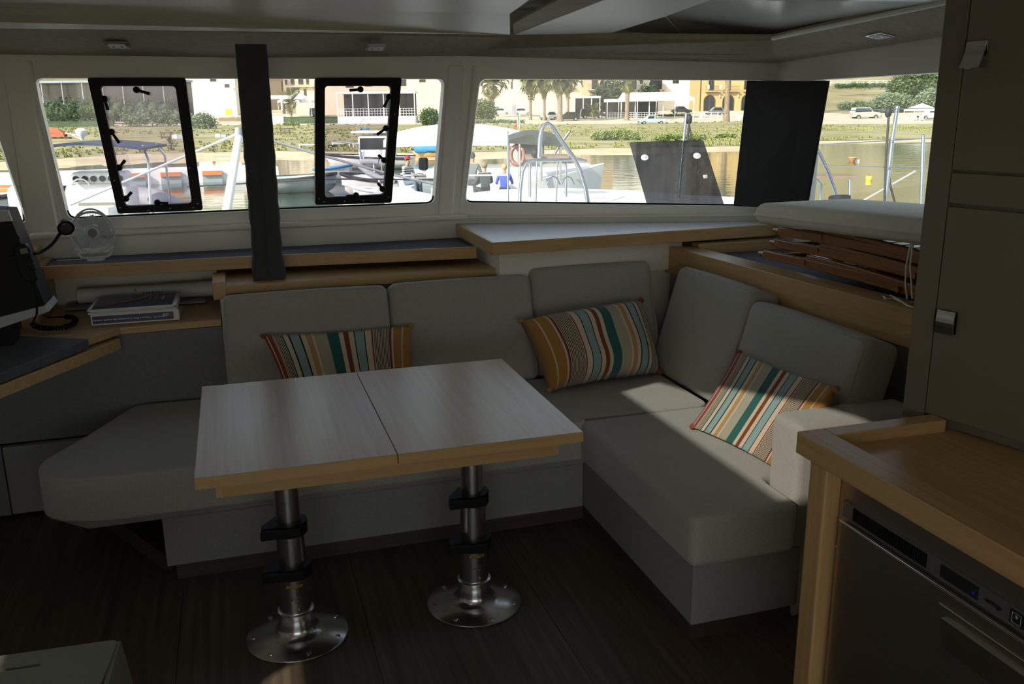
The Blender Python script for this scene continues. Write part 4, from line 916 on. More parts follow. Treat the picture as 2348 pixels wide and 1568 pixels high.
M['blackr'] = bmat('black_rubber', (.02, .02, .022), .6, var=.1)
M['tyre'] = bmat('tyre_rubber', (.02, .02, .02), .8, var=.1)
M['teak'] = bmat('weathered_teak', (.22, .16, .11), .7, var=.1, vscale=4, stretch=(1, 8, 8))
M['skin'] = bmat('skin', (.50, .30, .21), .6, var=.03)
# water
def water_mat():
    m = mat('harbour_water', (.028, .050, .030), .06, spec=.5); n = m.node_tree.nodes; l = m.node_tree.links; b = n['Principled BSDF']
    tc = n.new('ShaderNodeTexCoord'); mp = n.new('ShaderNodeMapping'); mp.inputs['Scale'].default_value = (.45, 1.5, 1); mp.inputs['Rotation'].default_value = (0, 0, RZ)
    l.new(tc.outputs['Object'], mp.inputs[0]); ns = n.new('ShaderNodeTexNoise'); ns.inputs['Scale'].default_value = 1.4; ns.inputs['Detail'].default_value = 4; l.new(mp.outputs[0], ns.inputs[0])
    bp = n.new('ShaderNodeBump'); bp.inputs['Strength'].default_value = .10; bp.inputs['Distance'].default_value = .10; l.new(ns.outputs['Fac'], bp.inputs['Height']); l.new(bp.outputs[0], b.inputs['Normal']); return m
wtr = MB().add([(-90, -40, WZ), (120, -40, WZ), (120, 110, WZ), (-90, 110, WZ)], [(0, 1, 2, 3)]).build('water', water_mat()); struct(wtr, 'dark green harbour water')
# land
sh_px = [(-700, 420), (-250, 408), (60, 395), (300, 384), (640, 376), (1000, 372), (1400, 362), (1690, 352), (1850, 334), (2150, 327), (2500, 322), (3000, 318)]
gr_px = [(-700, 385), (-250, 375), (60, 368), (300, 352), (640, 345), (1000, 350), (1400, 338), (1690, 334), (1850, 322), (2150, 317), (2500, 313), (3000, 310)]
rd_px = [(-700, 300), (-250, 296), (60, 292), (300, 288), (640, 286), (1000, 285), (1400, 284), (1690, 279), (1850, 285), (2150, 283), (2500, 280), (3000, 278)]
def strip(name, A_, B_, m, kind, label, n=4, bumpy=.0, sub=6):
    vs_ = []; fs_ = []; rows = n + 1; N = (len(A_) - 1)*sub + 1
    rr = random.Random(3)
    for i in range(N):
        k, t = divmod(i, sub); t /= sub; k2 = min(k + 1, len(A_) - 1)
        a = A_[k].lerp(A_[k2], t); b = B_[k].lerp(B_[k2], t)
        if sub > 1 and bumpy: a = a + FD*(rr.random() - .5)*bumpy
        for j in range(rows): p = a.lerp(b, j/n); vs_.append(p + Vector((0, 0, (rr.random() - .5)*.06 if 0 < j < n else 0)))
    for i in range(N - 1):
        for j in range(n): fs_.append((i*rows + j, (i+1)*rows + j, (i+1)*rows + j + 1, i*rows + j + 1))
    o = MB().add(vs_, fs_).build(name, m, None, True); o['kind'] = kind; o['label'] = label; return o
S0 = [G(*p, WZ - .04) for p in sh_px]; S1 = [G(*p, LZ) for p in gr_px]; S2 = [G(*p, LZ + .02) for p in rd_px]; S3 = [p + FD*150 + Vector((0, 0, .022*150)) for p in S2]
strip('beach', S0, S1, M['sand'], 'structure', 'pale sandy shore', 4, 1.2)
strip('grass_field', [p + Vector((0, 0, .005)) - FD*.5 for p in S1], S2, M['grass'], 'structure', 'dry grassy foreshore', 5)
strip('dust_road', [p - FD*1 for p in S2], S3, M['dust'], 'structure', 'dusty road and forecourt', 3)
tf = MB(); rr = random.Random(11)
for k in range(6500):
    u = rr.random()*(len(gr_px) - 1); i = int(u); t = u - i; j = min(i + 1, len(gr_px) - 1); v = rr.random()**1.4
    p = S1[i].lerp(S1[j], t).lerp(S2[i].lerp(S2[j], t), v)
    if math.sin(p.x*.21) + math.sin(p.y*.13 + p.x*.05) + 1.6*(rr.random() - .5) < -.3: continue
    h = .07 + .14*rr.random(); w_ = .14 + .2*rr.random(); a = rr.random()*6.28
    for q in range(3):
        d = Vector((math.cos(a + q*1.05), math.sin(a + q*1.05), 0))*w_
        tf.add([p - d*.5, p + d*.5, p + d*.7 + Vector((0, 0, h*.8)), p + Vector((0, 0, h)), p - d*.7 + Vector((0, 0, h*.8))], [(0, 1, 2, 3, 4)])
o = tf.build('grass_tufts', bmat('grass_tuft_green', (.20, .23, .07), .9, col2=(.36, .35, .14), vscale=.15)); o['kind'] = 'stuff'; o['label'] = 'tufts of grass scattered over the foreshore'
# ---------------------------------------------------------------- generic plants
def leafball(mb, c, r, n, size, rr, flat=1.):
    for k in range(n):
        d = Vector((rr.gauss(0, 1), rr.gauss(0, 1), rr.gauss(0, 1))).normalized()*(r*(.5 + .62*rr.random()))
        p = Vector(c) + Vector((d.x, d.y, d.z*flat)); a = Vector((rr.gauss(0, 1), rr.gauss(0, 1), rr.gauss(0, 1))).normalized(); b = a.orthogonal().normalized(); s_ = size*(.6 + .8*rr.random())
        mb.add([p - a*s_, p - b*s_*.45, p + a*s_, p + b*s_*.45], [(0, 1, 2, 3)])
def bush(px, py, wpx, hpx, label, m='leaf', cat='bush', name='bush', group=None, z=LZ, seed=0, D=None, trunk=0, n=520):
    P = G(px, py, z) if D is None else AT(px, py, D); s_ = mpp(P); w_, h_ = wpx*s_, hpx*s_; rr = random.Random(seed)
    root = thing(name, label, cat, tuple(P), group, local=True, rz=RZ); mb = MB(); core = MB()
    k = max(3, int(w_/h_*4) + 3)
    for i in range(k):
        r = h_*(.30 + .14*rr.random()); x = (i/(k - 1) - .5)*max(.01, w_ - 2*r) if k > 1 else 0; zz = r*.9 + rr.random()*max(0, h_ - 2*r)*(.4 + .6*(1 - abs(2*i/(k-1) - 1)))
        zz = max(zz, trunk*h_ + r*.6)
        leafball(mb, (x, (rr.random() - .5)*h_*.5, zz), r, n//k*5, max(.09, h_*.05), rr)
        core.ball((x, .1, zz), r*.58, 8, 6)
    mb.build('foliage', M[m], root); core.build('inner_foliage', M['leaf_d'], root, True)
    MB().tube([(0, 0, -.05), (0, 0, max(trunk, .35)*h_)], h_*.035, 8).build('stem', M['trunk'], root, True)
    return root
# palms: shared frond meshes
def frond_mesh(L, droop, n=9, spread=.34):
    mb = MB(); vs_ = []
    pts = [Vector((L*(t + .0)*math.cos(min(1.4, droop*t)), 0, L*(.55*t - droop*.75*t*t))) for t in [i/n for i in range(n + 1)]]
    mb.tube(pts, [.03*(1 - .8*i/n) for i in range(n + 1)], 4)
    for i in range(2, n + 1):
        for s_ in (-1, 1):
            for q in range(2):
                p = pts[i].lerp(pts[i-1], q*.5); d = (pts[i] - pts[i-1]).normalized(); w_ = L*spread*(1 - .55*abs(2*i/n - 1))
                tip = p + d*w_*.75 + Vector((0, s_*w_*.8, -.22*w_)); mb.add([p - d*.05, p + d*.05, tip], [(0, 1, 2)])
    me = bpy.data.meshes.new('frond'); me.from_pydata(mb.v, [], mb.f); me.update(); me.materials.append(M['frond']); return me
FR = [frond_mesh(1, .35), frond_mesh(1, .8), frond_mesh(1, 1.5)]
def palm(px, py, crown_py, rpx, label, nfr=26, trunk_r=.27, group='palm trees on the forecourt', seed=0, z=LZ):
    P = G(px, py, z); s_ = mpp(P); H = (py - crown_py)*s_; Rr = rpx*s_; rr = random.Random(seed)
    root = thing('palm_tree', label, 'palm tree', tuple(P), group, local=True, rz=RZ)
    n = 16; lean = (rr.random() - .5)*.04*H
    MB().tube([(lean*(i/n)**2, 0, H*i/n - (.05 if i == 0 else 0)) for i in range(n + 1)], [trunk_r*(1.25 - .35*min(1, i/3) + .05*(i % 2) + (.22 if i > n - 3 else 0)) for i in range(n + 1)], 10).build('trunk', M['trunk'], root, True)
    for k in range(nfr):
        t = k/nfr; me = FR[0] if t < .35 else FR[1] if t < .7 else FR[2]
        o = bpy.data.objects.new('frond', me); C.objects.link(o); o.parent = root; o.location = (lean, 0, H - .1)
        e = R(60 - 95*t); o.rotation_euler = (0, -e*.75, k*2.399 + rr.random()*.3); s2 = Rr*(1.15 + .4*rr.random()); o.scale = (s2, s2*.9, s2)
    return root
# ---------------------------------------------------------------- generic building
def bldg(name, label, px0, px1, py_b, py_t, m, depth=9, wins=(), balc=(), arches=(), group=None, z=LZ, cat='building', extra=None, shutter=True, D=None):
    P = G((px0 + px1)/2, py_b, z) if D is None else AT((px0 + px1)/2, py_b, D); s_ = mpp(P); cx = (px0 + px1)/2
    if D is not None: P = Vector((P.x, P.y, P.z))
    X = lambda px: (px - cx)*s_; Zc = lambda py: (py_b - py)*s_ + .0
    root = thing(name, label, cat, tuple(P), group, local=True, rz=RZ)
    MB().box((X(px0), 0, -.4), (X(px1), depth, Zc(py_t))).build('wall', M[m], root)
    for (a, b, c, d) in wins:
        w_ = MB().box((X(a), -.06, Zc(d)), (X(b), .03, Zc(c))).build('window', M['dkglass'], root)
        fw = .07
        fr_ = MB()
        for u0, u1, v0, v1 in ((X(a), X(b), Zc(c) - fw, Zc(c)), (X(a), X(b), Zc(d), Zc(d) + fw), (X(a), X(a) + fw, Zc(d), Zc(c)), (X(b) - fw, X(b), Zc(d), Zc(c)), ((X(a) + X(b))/2 - fw/2, (X(a) + X(b))/2 + fw/2, Zc(d), Zc(c))): fr_.box((u0, -.10, v0), (u1, -.06, v1))
        fr_.build('window_frame', M['shut'] if shutter else M['white'], w_)
    for (a, b, c) in balc:     # slab line at py c, from px a to b
        sl_ = MB().box((X(a), -1.0, Zc(c) - .14), (X(b), 0, Zc(c))).build('balcony_slab', M['wall_c'], root)
        for k in range(4):
            xx = X(a) + (X(b) - X(a))*(k + .5)/4; MB().add([(xx - .09, -.8, Zc(c) - .14), (xx + .09, -.8, Zc(c) - .14), (xx + .09, 0, Zc(c) - .55), (xx - .09, 0, Zc(c) - .55), (xx - .09, 0, Zc(c) - .14), (xx + .09, 0, Zc(c) - .14)], [(0, 1, 2, 3), (0, 3, 4), (1, 5, 2), (0, 4, 5, 1)]).build('bracket', M['wall_b'], sl_)
        rl_ = MB(); nb = max(6, int((X(b) - X(a))/.16))
        for k in range(nb + 1): xx = X(a) + (X(b) - X(a))*k/nb; rl_.box((xx - .012, -.98, Zc(c)), (xx + .012, -.955, Zc(c) + .95))
        rl_.box((X(a), -.99, Zc(c) + .93), (X(b), -.945, Zc(c) + .98)); rl_.build('balcony_railing', M['iron'], root)
    for (a, b, c) in arches:
        n = 10; ca = (X(a) + X(b))/2; r = (X(b) - X(a))/2; zt_ = Zc(c) - r
        pts = [(X(a), -.05, 0), (X(b), -.05, 0)] + [(ca + r*math.cos(math.pi*k/n), -.05, zt_ + r*math.sin(math.pi*k/n)) for k in range(n + 1)]
        aw = MB().prism(pts, (0, .12, 0)).build('arched_door', M['dkglass'], root)
        MB().tube([(X(a), -.06, 0)] + [(ca + r*math.cos(math.pi*(1 - k/n)), -.06, zt_ + r*math.sin(math.pi*(1 - k/n))) for k in range(n + 1)] + [(X(b), -.06, 0)], .09, 6).build('arch_surround', M['shut'], aw)
        MB().box((ca - .05, -.09, 0), (ca + .05, -.04, zt_ + r*.95)).build('arch_mullion', M['shut'], aw)
    if extra: extra(root, X, Zc)
    return root
DB = G(1174, 278).length
# ---------------------------------------------------------------- buildings (far row)
def box_l(root, X, Zc, name, m, r, y0, y1, parent=None): return MB().box((X(r[0]), y0, Zc(r[3])), (X(r[1]), y1, Zc(r[2]))).build(name, M[m], parent or root)
bldg('apartment_building', 'white house with small dark windows behind the white pergola', 425, 545, 266, 90, 'wall_w', 9, [(489, 503, 170, 190), (521, 532, 196, 208), (440, 452, 150, 168)], z=LZ, group='houses along the shore')
bldg('apartment_building', 'narrow ochre house behind the small garden palm', 612, 653, 261, 90, 'wall_b', 8, [(650, 655, 190, 212), (622, 634, 150, 175)], group='houses along the shore')
bldg('apartment_building', 'cream house with balconies behind the white gazebo tent', 654, 744, 261, 80, 'wall_c', 10, [(659, 664, 186, 197), (672, 680, 180, 196), (689, 700, 180, 196), (707, 713, 182, 196), (672, 690, 204, 220), (700, 706, 206, 222)], [(668, 730, 200)], group='houses along the shore')
bldg('apartment_building', 'pinkish cream house behind the white terrace restaurant', 745, 1060, 262, 80, 'wall_c', 10, [(796, 814, 180, 202), (840, 856, 180, 200), (920, 934, 178, 200), (964, 978, 178, 192)], group='houses along the shore')
bldg('apartment_building', 'warm buff building among the fan palms', 1072, 1335, 260, 60, 'wall_c', 10, [(1172, 1176, 190, 205), (1300, 1312, 176, 202), (1238, 1252, 160, 190)], [(1296, 1320, 204)], group='houses along the shore')
def bar(root, X, Zc):
    for px in (1222, 1248): box_l(root, X, Zc, 'drainpipe', 'wall_b', (px, px + 1, 60, 263), -.15, -.02)
bldg('apartment_building', 'tan house with a single iron balcony beside the dark cypress', 1336, 1409, 260, 60, 'wall_b', 10, [(1356, 1370, 176, 206), (1376, 1383, 184, 205), (1358, 1366, 212, 218)], [(1346, 1384, 207)], group='houses along the shore')
bldg('apartment_building', 'bright white house with iron balconies above the wide awning', 1410, 1599, 254, 60, 'wall_w', 10, [(1428, 1458, 170, 206), (1466, 1472, 178, 194), (1489, 1516, 172, 206), (1540, 1554, 176, 194)], [(1428, 1468, 207), (1486, 1524, 207)], group='houses along the shore')
def yx(root, X, Zc):
    MB().tube([(X(1604), -.1, 0), (X(1604), -.1, Zc(80))], .09, 8).build('drainpipe', M['shut'], root)
    for px in (1648, 1690): MB().lathe([(.10, 0), (.16, .1), (.14, .4), (.04, .55)], (X(px), -.3, Zc(224)), 8).build('wall_lantern', M['white'], root)
    for px in (1618, 1645): box_l(root, X, Zc, 'hanging_laundry', 'white', (px, px + 4, 197, 206), -1.1, -1.04)
bldg('apartment_building', 'ochre yellow building with arched doors and iron balconies', 1600, 1760, 256, 60, 'wall_y', 10, [(1622, 1634, 176, 207), (1662, 1672, 176, 207), (1703, 1716, 176, 207), (1745, 1757, 176, 207)], [(1614, 1647, 210), (1658, 1690, 210), (1700, 1735, 210)], [(1613, 1638, 219), (1656, 1681, 219), (1699, 1724, 219)], group='houses along the shore', extra=yx)
# ---------------------------------------------------------------- pergolas, awnings, tents
def pergola(label, px0, px1, py_b, py_t, nposts, group='terrace pergolas', depth=4.5, roof='white', rail=True, base=0, name='terrace_pergola', roof_h=.35, m_post='white', dark=True, rail_h=.95):
    P = G((px0 + px1)/2, py_b); s_ = mpp(P); cx = (px0 + px1)/2; X = lambda px: (px - cx)*s_; H = (py_b - py_t)*s_; b = base*s_
    root = thing(name, label, 'pergola', tuple(P), group, local=True, rz=RZ)
    MB().box((X(px0) - .1, -.15, H - roof_h), (X(px1) + .1, depth, H)).build('roof', M[roof], root)
    if b: MB().box((X(px0), 0, -.3), (X(px1), depth, b)).build('base_wall', M['wall_w'], root)
    for k in range(nposts):
        x = X(px0) + (X(px1) - X(px0))*k/(nposts - 1); MB().box((x - .07, -.02, -.2), (x + .07, .12, H - roof_h)).build('post', M[m_post], root)
    if rail:
        for k in range(3): MB().box((X(px0), .0, b + rail_h*(k + 1)/3 - .03), (X(px1), .05, b + rail_h*(k + 1)/3 + .02)).build('rail', M[m_post], root)
        nb = int((X(px1) - X(px0))/.45)
        for k in range(1, nb): x = X(px0) + (X(px1) - X(px0))*k/nb; MB().box((x - .025, .0, b), (x + .025, .04, b + rail_h)).build('baluster', M[m_post], root)
    if dark: MB().box((X(px0) + .2, depth - .2, 0), (X(px1) - .2, depth, H - roof_h)).build('back_screen', M['dkglass'], root)
    return root
pg = pergola('glazed beach restaurant with blue roof edge on a low deck', 60, 428, 281, 188, 9, roof='awn_b', base=0, rail_h=2.2, depth=5, m_post='awn_b')
pergola('white pergola with louvred doors and a yellow bench beneath', 440, 541, 272, 204, 3, rail=False, dark=False, roof_h=.8, depth=3)
pergola('white terrace restaurant with balustrade on a whitewashed base', 776, 952, 283, 212, 6, base=16, depth=5, rail_h=1.2)
pergola('small white porch pergola between two tan house fronts', 1318, 1375, 268, 222, 4, rail=False, depth=3)
pergola('long white veranda with blue-grey canopy beneath the white house', 1392, 1520, 272, 228, 5, depth=5, roof_h=.5, rail_h=1.0)
def awning(label, pts, thick=.1, zoff=0, py_b=272, m='awn'):
    P = G(sum(p[0] for p in pts)/len(pts), py_b); s_ = mpp(P); cx = sum(p[0] for p in pts)/len(pts)
    root = thing('awning', label, 'awning', tuple(P), None, local=True, rz=RZ)
    X = lambda px: (px - cx)*s_; Zc = lambda py: (py_b - py)*s_
    x0, x1, x2, x3 = [X(p[0]) for p in pts]; zb_, zf = Zc(pts[0][1]), Zc(pts[2][1])
    MB().add([(x0, 3.5, zb_), (x1, 3.5, zb_), (x2, 0, zf), (x3, 0, zf), (x2, 0, zf - .5), (x3, 0, zf - .5)], [(0, 3, 2, 1), (3, 5, 4, 2)]).build('canopy', M[m], root)
    for k in range(5): x = x3 + (x2 - x3)*k/4; MB().tube([(x, .05, -.1), (x, .05, zf)], .06, 8).build('post', M['white'], root)
    return root
awning('wide sloping white awning in front of the white house', [(1432, 213), (1564, 213), (1590, 226), (1418, 226)])
def gazebo(px, py, wpx, hpx, label, D=None):
    P = G(px, py); s_ = mpp(P); w_ = wpx*s_/2; h_ = hpx*s_
    root = thing('gazebo_tent', label, 'tent', tuple(P), 'white gazebo tents', local=True, rz=RZ)
    MB().add([(-w_, -w_, h_*.66), (w_, -w_, h_*.66), (w_, w_, h_*.66), (-w_, w_, h_*.66), (0, 0, h_), (-w_, -w_, h_*.58), (w_, -w_, h_*.58), (w_, w_, h_*.58), (-w_, w_, h_*.58)],
             [(0, 1, 4), (1, 2, 4), (2, 3, 4), (3, 0, 4), (5, 6, 1, 0), (6, 7, 2, 1), (7, 8, 3, 2), (8, 5, 0, 3)]).build('canopy', M['awn'], root)
    for a, b in ((-1, -1), (1, -1), (1, 1), (-1, 1)): MB().tube([(a*w_*.97, b*w_*.97, -.1), (a*w_*.97, b*w_*.97, h_*.6)], .04, 6).build('leg', M['white'], root)
gazebo(686, 268, 76, 54, 'white gazebo tent beside the small garden palm'); gazebo(2110, 279, 56, 41, 'white gazebo tent over plastic chairs beside the white car')
gazebo(96, 268, 52, 52, 'white peaked tent seen through the glazed restaurant')
# kiosk, benches, fences
def simple(name, label, cat, px, py, parts, group=None, z=LZ, D=None, rz=0):
    P = G(px, py, z) if D is None else AT(px, py, D); s_ = mpp(P)
    root = thing(name, label, cat, tuple(P), group, local=True, rz=RZ + rz)
    for nm, m, (x0, x1, y0, y1, z0, z1) in parts: MB().box((x0*s_, y0*s_, z0*s_), (x1*s_, y1*s_, z1*s_)).build(nm, M[m], root)
    return root
simple('kiosk', 'small white beach kiosk with brown striped counter', 'kiosk', 630, 281, [('wall', 'white', (-16, 20, 0, 30, -3, 14)), ('counter_stripe', 'wall_b', (-16, 20, -1, 0, 15, 20)), ('counter_stripe', 'white', (-16, 20, -1, 0, 20, 22)), ('counter_stripe', 'wall_b', (-16, 20, -1, 0, 23, 28)), ('post', 'white', (17, 20, 0, 2, 28, 52)), ('post', 'white', (-16, -13, 0, 2, 28, 52)), ('roof', 'awn', (-18, 34, -3, 30, 52, 60))])
simple('garden_wall', 'low dark green fence below the gazebo tent', 'wall', 715, 284, [('panel', 'leaf_d', (-64, 64, 0, 6, -2, 15)), ('cap', 'leaf_d', (-64, 64, -1, 7, 15, 16))])
simple('garden_wall', 'low dark green hedge screen under the glazed restaurant', 'wall', 150, 292, [('panel', 'leaf_d', (-95, 110, 0, 6, -2, 13)), ('cap', 'leaf_d', (-95, 110, -1, 7, 13, 14))])
simple('terrace_wall', 'low timber retaining wall below the white pergola', 'wall', 524, 282, [('plank', 'teak', (-22, 60, 0, 4, 4, 8)), ('plank', 'wall_b', (-22, 60, 0, 4, 0, 4)), ('plank', 'teak', (-22, 60, 2, 6, 8, 12))])
for px, py, lab in ((706, 342, 'long white bench on the grass, left of the framed hatch'), (782, 338, 'white bench with a black crate beneath'), (829, 339, 'white bench nearest the striped flag boat')):
    lab = {706: 'white bench on the grass beside the dark mooring stay', 782: 'white bench on the grass with black crate beneath', 829: 'white bench on the grass below the toy sailing boat'}[px]
    simple('bench', lab, 'bench', px, py, [('seat', 'white', (-21, 21, 0, 14, 9, 11)), ('leg', 'white', (-20, -18, 0, 2, -1, 9)), ('leg', 'white', (18, 20, 0, 2, -1, 9)), ('leg', 'white', (-14, -12, 12, 14, -1, 9)), ('leg', 'white', (12, 14, 12, 14, -1, 9))], 'white benches on the grass')
simple('crate', 'black plastic crate under the white bench', 'crate', 762, 341, [('crate_body', 'black', (-10, 10, 2, 10, -1, 8)), ('slot', 'dust', (-7, -2, 1.8, 2, 4, 5.5))])
for px, py, lab in ((381, 322, 'dark picnic table seen through the hatch pane by the fan'), (655, 312, 'dark picnic table with crates on the grass')):
    simple('picnic_table', lab, 'picnic table', px, py, [('top', 'shut', (-14, 14, 0, 12, 16, 18)), ('seat', 'shut', (-14, 14, -8, -4, 8, 9.5)), ('leg', 'shut', (-11, -9, 0, 2, -1, 16)), ('leg', 'shut', (9, 11, 0, 2, -1, 16)), ('brace', 'shut', (-11, 11, 0, 2, 6, 7.5))])
simple('concrete_block', 'white concrete block on the grass by the picnic table', 'block', 404, 322, [('block_body', 'white', (-8, 3, 0, 8, -1, 13)), ('block_side', 'greyhull', (3, 16, 1, 9, -1, 12))])
simple('concrete_block', 'white concrete block standing alone on the sunny grass', 'block', 500, 318, [('block_body', 'white', (-6, 5, 0, 8, -1, 11)), ('block_side', 'greyhull', (5, 18, 1, 9, -1, 9))])
simple('yellow_bench', 'bright yellow bench under the white pergola', 'bench', 524, 268, [('seat', 'yellow', (-8, 8, 0, 4, 4, 6)), ('back', 'yellow', (-8, 8, 4, 5, 4, 18)), ('leg', 'white', (-8, -6, 0, 4, -2, 4)), ('leg', 'white', (6, 8, 0, 4, -2, 4))])
simple('louvred_door', 'pair of bright white doors on the pergola wall', 'door', 459, 268, [('leaf', 'white', (-11, -1, 0, 1, 6, 48)), ('leaf', 'white', (1, 11, 0, 1, 6, 48)), ('sill', 'white', (-11, 11, -1, 2, -2, 6))])
simple('utility_box', 'grey utility cabinet beside the buff building', 'box', 1178, 266, [('cabinet', 'greyp', (-6, 6, 0, 5, 0, 36)), ('door', 'rubber', (-4, 4, -.5, 0, 3, 24)), ('plinth', 'wall_w', (-7, 7, -1, 6, -3, 2))])
simple('white_fence', 'white rail fence in front of the yellow building', 'fence', 1690, 270, [('rail', 'white', (-75, 60, 0, 1, 12, 13)), ('rail', 'white', (-75, 60, 0, 1, 6, 7))] + [('post', 'white', (-75 + 15*k, -73.5 + 15*k, 0, 1, -2, 14)) for k in range(10)])
simple('chalk_sign', 'white sandwich board by the grey car', 'sign', 1607, 272, [('panel', 'white', (-4, 4, 0, 1, 0, 12)), ('leg', 'white', (-4, -3, 1, 4, -2, 0)), ('leg', 'white', (3, 4, 1, 4, -2, 0))])
simple('white_table', 'white plastic table with chairs beside the yellow building', 'table', 1700, 278, [('top', 'white', (-8, 8, 0, 10, 10, 12)), ('leg', 'white', (-7, -5, 1, 3, -2, 10)), ('leg', 'white', (5, 7, 1, 3, -2, 10))])
for i, px in enumerate((2096, 2114)):
    simple('plastic_chair', ('white plastic chair under the gazebo, further from the car', 'white plastic chair under the gazebo, closer to the car')[i], 'chair', px, 280, [('seat', 'white', (-5, 5, 0, 6, 5, 6.5)), ('backrest', 'white', (-5, 5, 5, 6, 6, 14)), ('leg', 'white', (-5, -4, 0, 1, -1, 5)), ('leg', 'white', (4, 5, 0, 1, -1, 5)), ('leg', 'white', (-5, -4, 5, 6, -1, 5)), ('leg', 'white', (4, 5, 5, 6, -1, 5))], 'plastic chairs under the gazebo')
simple('drum', 'small white drum beside the gazebo', 'drum', 2082, 278, [('drum_body', 'white', (-4, 4, 0, 6, -1, 11)), ('lid', 'white', (-4.5, 4.5, -.5, 6.5, 11, 12))])
simple('jetty', 'sand coloured wooden landing beside the orange covered boat', 'jetty', 165, 338, [('deck', 'wall_y', (-60, 75, 0, 60, 4, 10)), ('fascia', 'teak', (-60, 75, -1, 0, -2, 8))])
# toy sailing boat with bunting
P = G(832, 308); s_ = mpp(P); fbt = thing('flag_boat', 'small decorative sailing boat dressed with red and white bunting', 'boat', tuple(P), local=True, rz=RZ)
MB().add([(-18*s_, 0, 12*s_), (-10*s_, -4*s_, 3*s_), (14*s_, -4*s_, 3*s_), (17*s_, -4*s_, 10*s_), (-10*s_, 4*s_, 3*s_), (14*s_, 4*s_, 3*s_), (17*s_, 4*s_, 10*s_), (-10*s_, -5*s_, 9*s_), (-10*s_, 5*s_, 9*s_)], [(0, 1, 7), (1, 2, 3, 7), (0, 8, 4), (4, 8, 6, 5), (0, 4, 1), (1, 4, 5, 2), (2, 5, 6, 3), (0, 7, 3, 6, 8)]).build('hull', M['rubber'], fbt)
MB().tube([(6*s_, 0, 8*s_), (6*s_, 0, 36*s_)], .5*s_, 6).build('mast', M['white'], fbt)
for k in range(12):
    t = k/12; a = Vector((-16*s_ + 22*s_*t, 0, (13 + 23*t)*s_)); MB().box(a - Vector((.9*s_, .1, .9*s_)), a + Vector((.9*s_, .1, .9*s_))).build('flag', M['white' if k % 2 else 'red'], fbt)
for x in (-4, 8, 12): MB().ball((x*s_, 0, 12*s_), 3*s_, 10, 7).build('fender', M['tarp_b'], fbt, True)
MB().box((-8*s_, -2*s_, -2*s_), (10*s_, 2*s_, 3*s_)).build('cradle', M['shut'], fbt)
# ---------------------------------------------------------------- plants in place
palm(1130, 270, 196, 42, 'drooping fan palm beside the window pillar, with dry skirt', seed=1)
palm(1216, 276, 190, 40, 'fan palm with golden dry skirt in front of the white wall', seed=2, nfr=30)
palm(1248, 277, 188, 38, 'fan palm between the golden palm and the grey trunk palm', seed=3, nfr=30)
palm(1284, 279, 186, 42, 'fan palm with the thick dark trunk base beside the black car', seed=4, nfr=30, trunk_r=.45)
palm(1302, 268, 192, 36, 'slim fan palm standing behind the black car', seed=5)
palm(1437, 277, 190, 34, 'solitary palm with scaly trunk before the white veranda', seed=6, trunk_r=.36)
palm(1665, 281, 120, 40, 'tall palm trunk standing in front of the yellow arches', seed=7, trunk_r=.42)
palm(668, 270, 236, 26, 'small bushy garden palm beside the gazebo tent', seed=8, nfr=18, trunk_r=.15, group='small garden palms')
palm(393, 346, 330, 16, 'tiny young palm on the grass seen through the hatch pane', seed=9, nfr=10, trunk_r=.08, group='small garden palms', z=LZ)
palm(489, 349, 338, 11, 'tiny sprouting palm on the sunny grass', seed=10, nfr=9, trunk_r=.06, group='small garden palms')
palm(1362, 277, 255, 18, 'low spiky yucca beside the dark estate car', seed=12, nfr=16, trunk_r=.12, group='small garden palms')
bush(1398, 264, 20, 95, 'tall dark cypress between the tan and the white houses', 'leaf_d', 'tree', 'cypress_tree', seed=20)
bush(1112, 278, 62, 56, 'dense green bush behind the white canopy boat', 'leaf', seed=21)
bush(985, 290, 50, 50, 'grey-green oleander bush beside the terrace restaurant', 'leaf', seed=22)
bush(1487, 266, 26, 58, 'small dark tree crown rising over the veranda roof', 'leaf_d', 'tree', 'small_tree', seed=23, trunk=.55)
bush(1145, 284, 120, 12, 'low scrub hedge along the road edge', 'leaf_g', seed=24)
bush(350, 292, 150, 46, 'prickly pear thicket behind the hatch pane', 'leaf_g', 'cactus', 'prickly_pear', seed=25)
bush(463, 300, 70, 48, 'prickly pear clump beside the white pergola', 'leaf_g', 'cactus', 'prickly_pear', seed=26)
bush(250, 285, 330, 72, 'dark hedge inside the glazed restaurant', 'leaf_d', 'hedge', 'hedge', seed=27)
bush(668, 290, 40, 12, 'bright green weed clump below the green fence', 'leaf_b', seed=28)
bush(1410, 322, 110, 26, 'bright green weed bank on the foreshore', 'leaf_b', 'bush', 'weed_bank', seed=29, n=900)
bush(1560, 325, 120, 18, 'green weeds by the steel stanchion', 'leaf_b', 'bush', 'weed_bank', seed=30, n=900)
bush(1665, 318, 50, 12, 'low green weed patch beside the black panel', 'leaf_b', 'bush', 'weed_bank', seed=31)
bush(1500, 268, 150, 8, 'row of low potted greenery along the veranda', 'leaf', 'bush', seed=32)
bush(870, 322, 30, 22, 'tangled dark shrub behind the moored boats', 'leaf_d', seed=33)
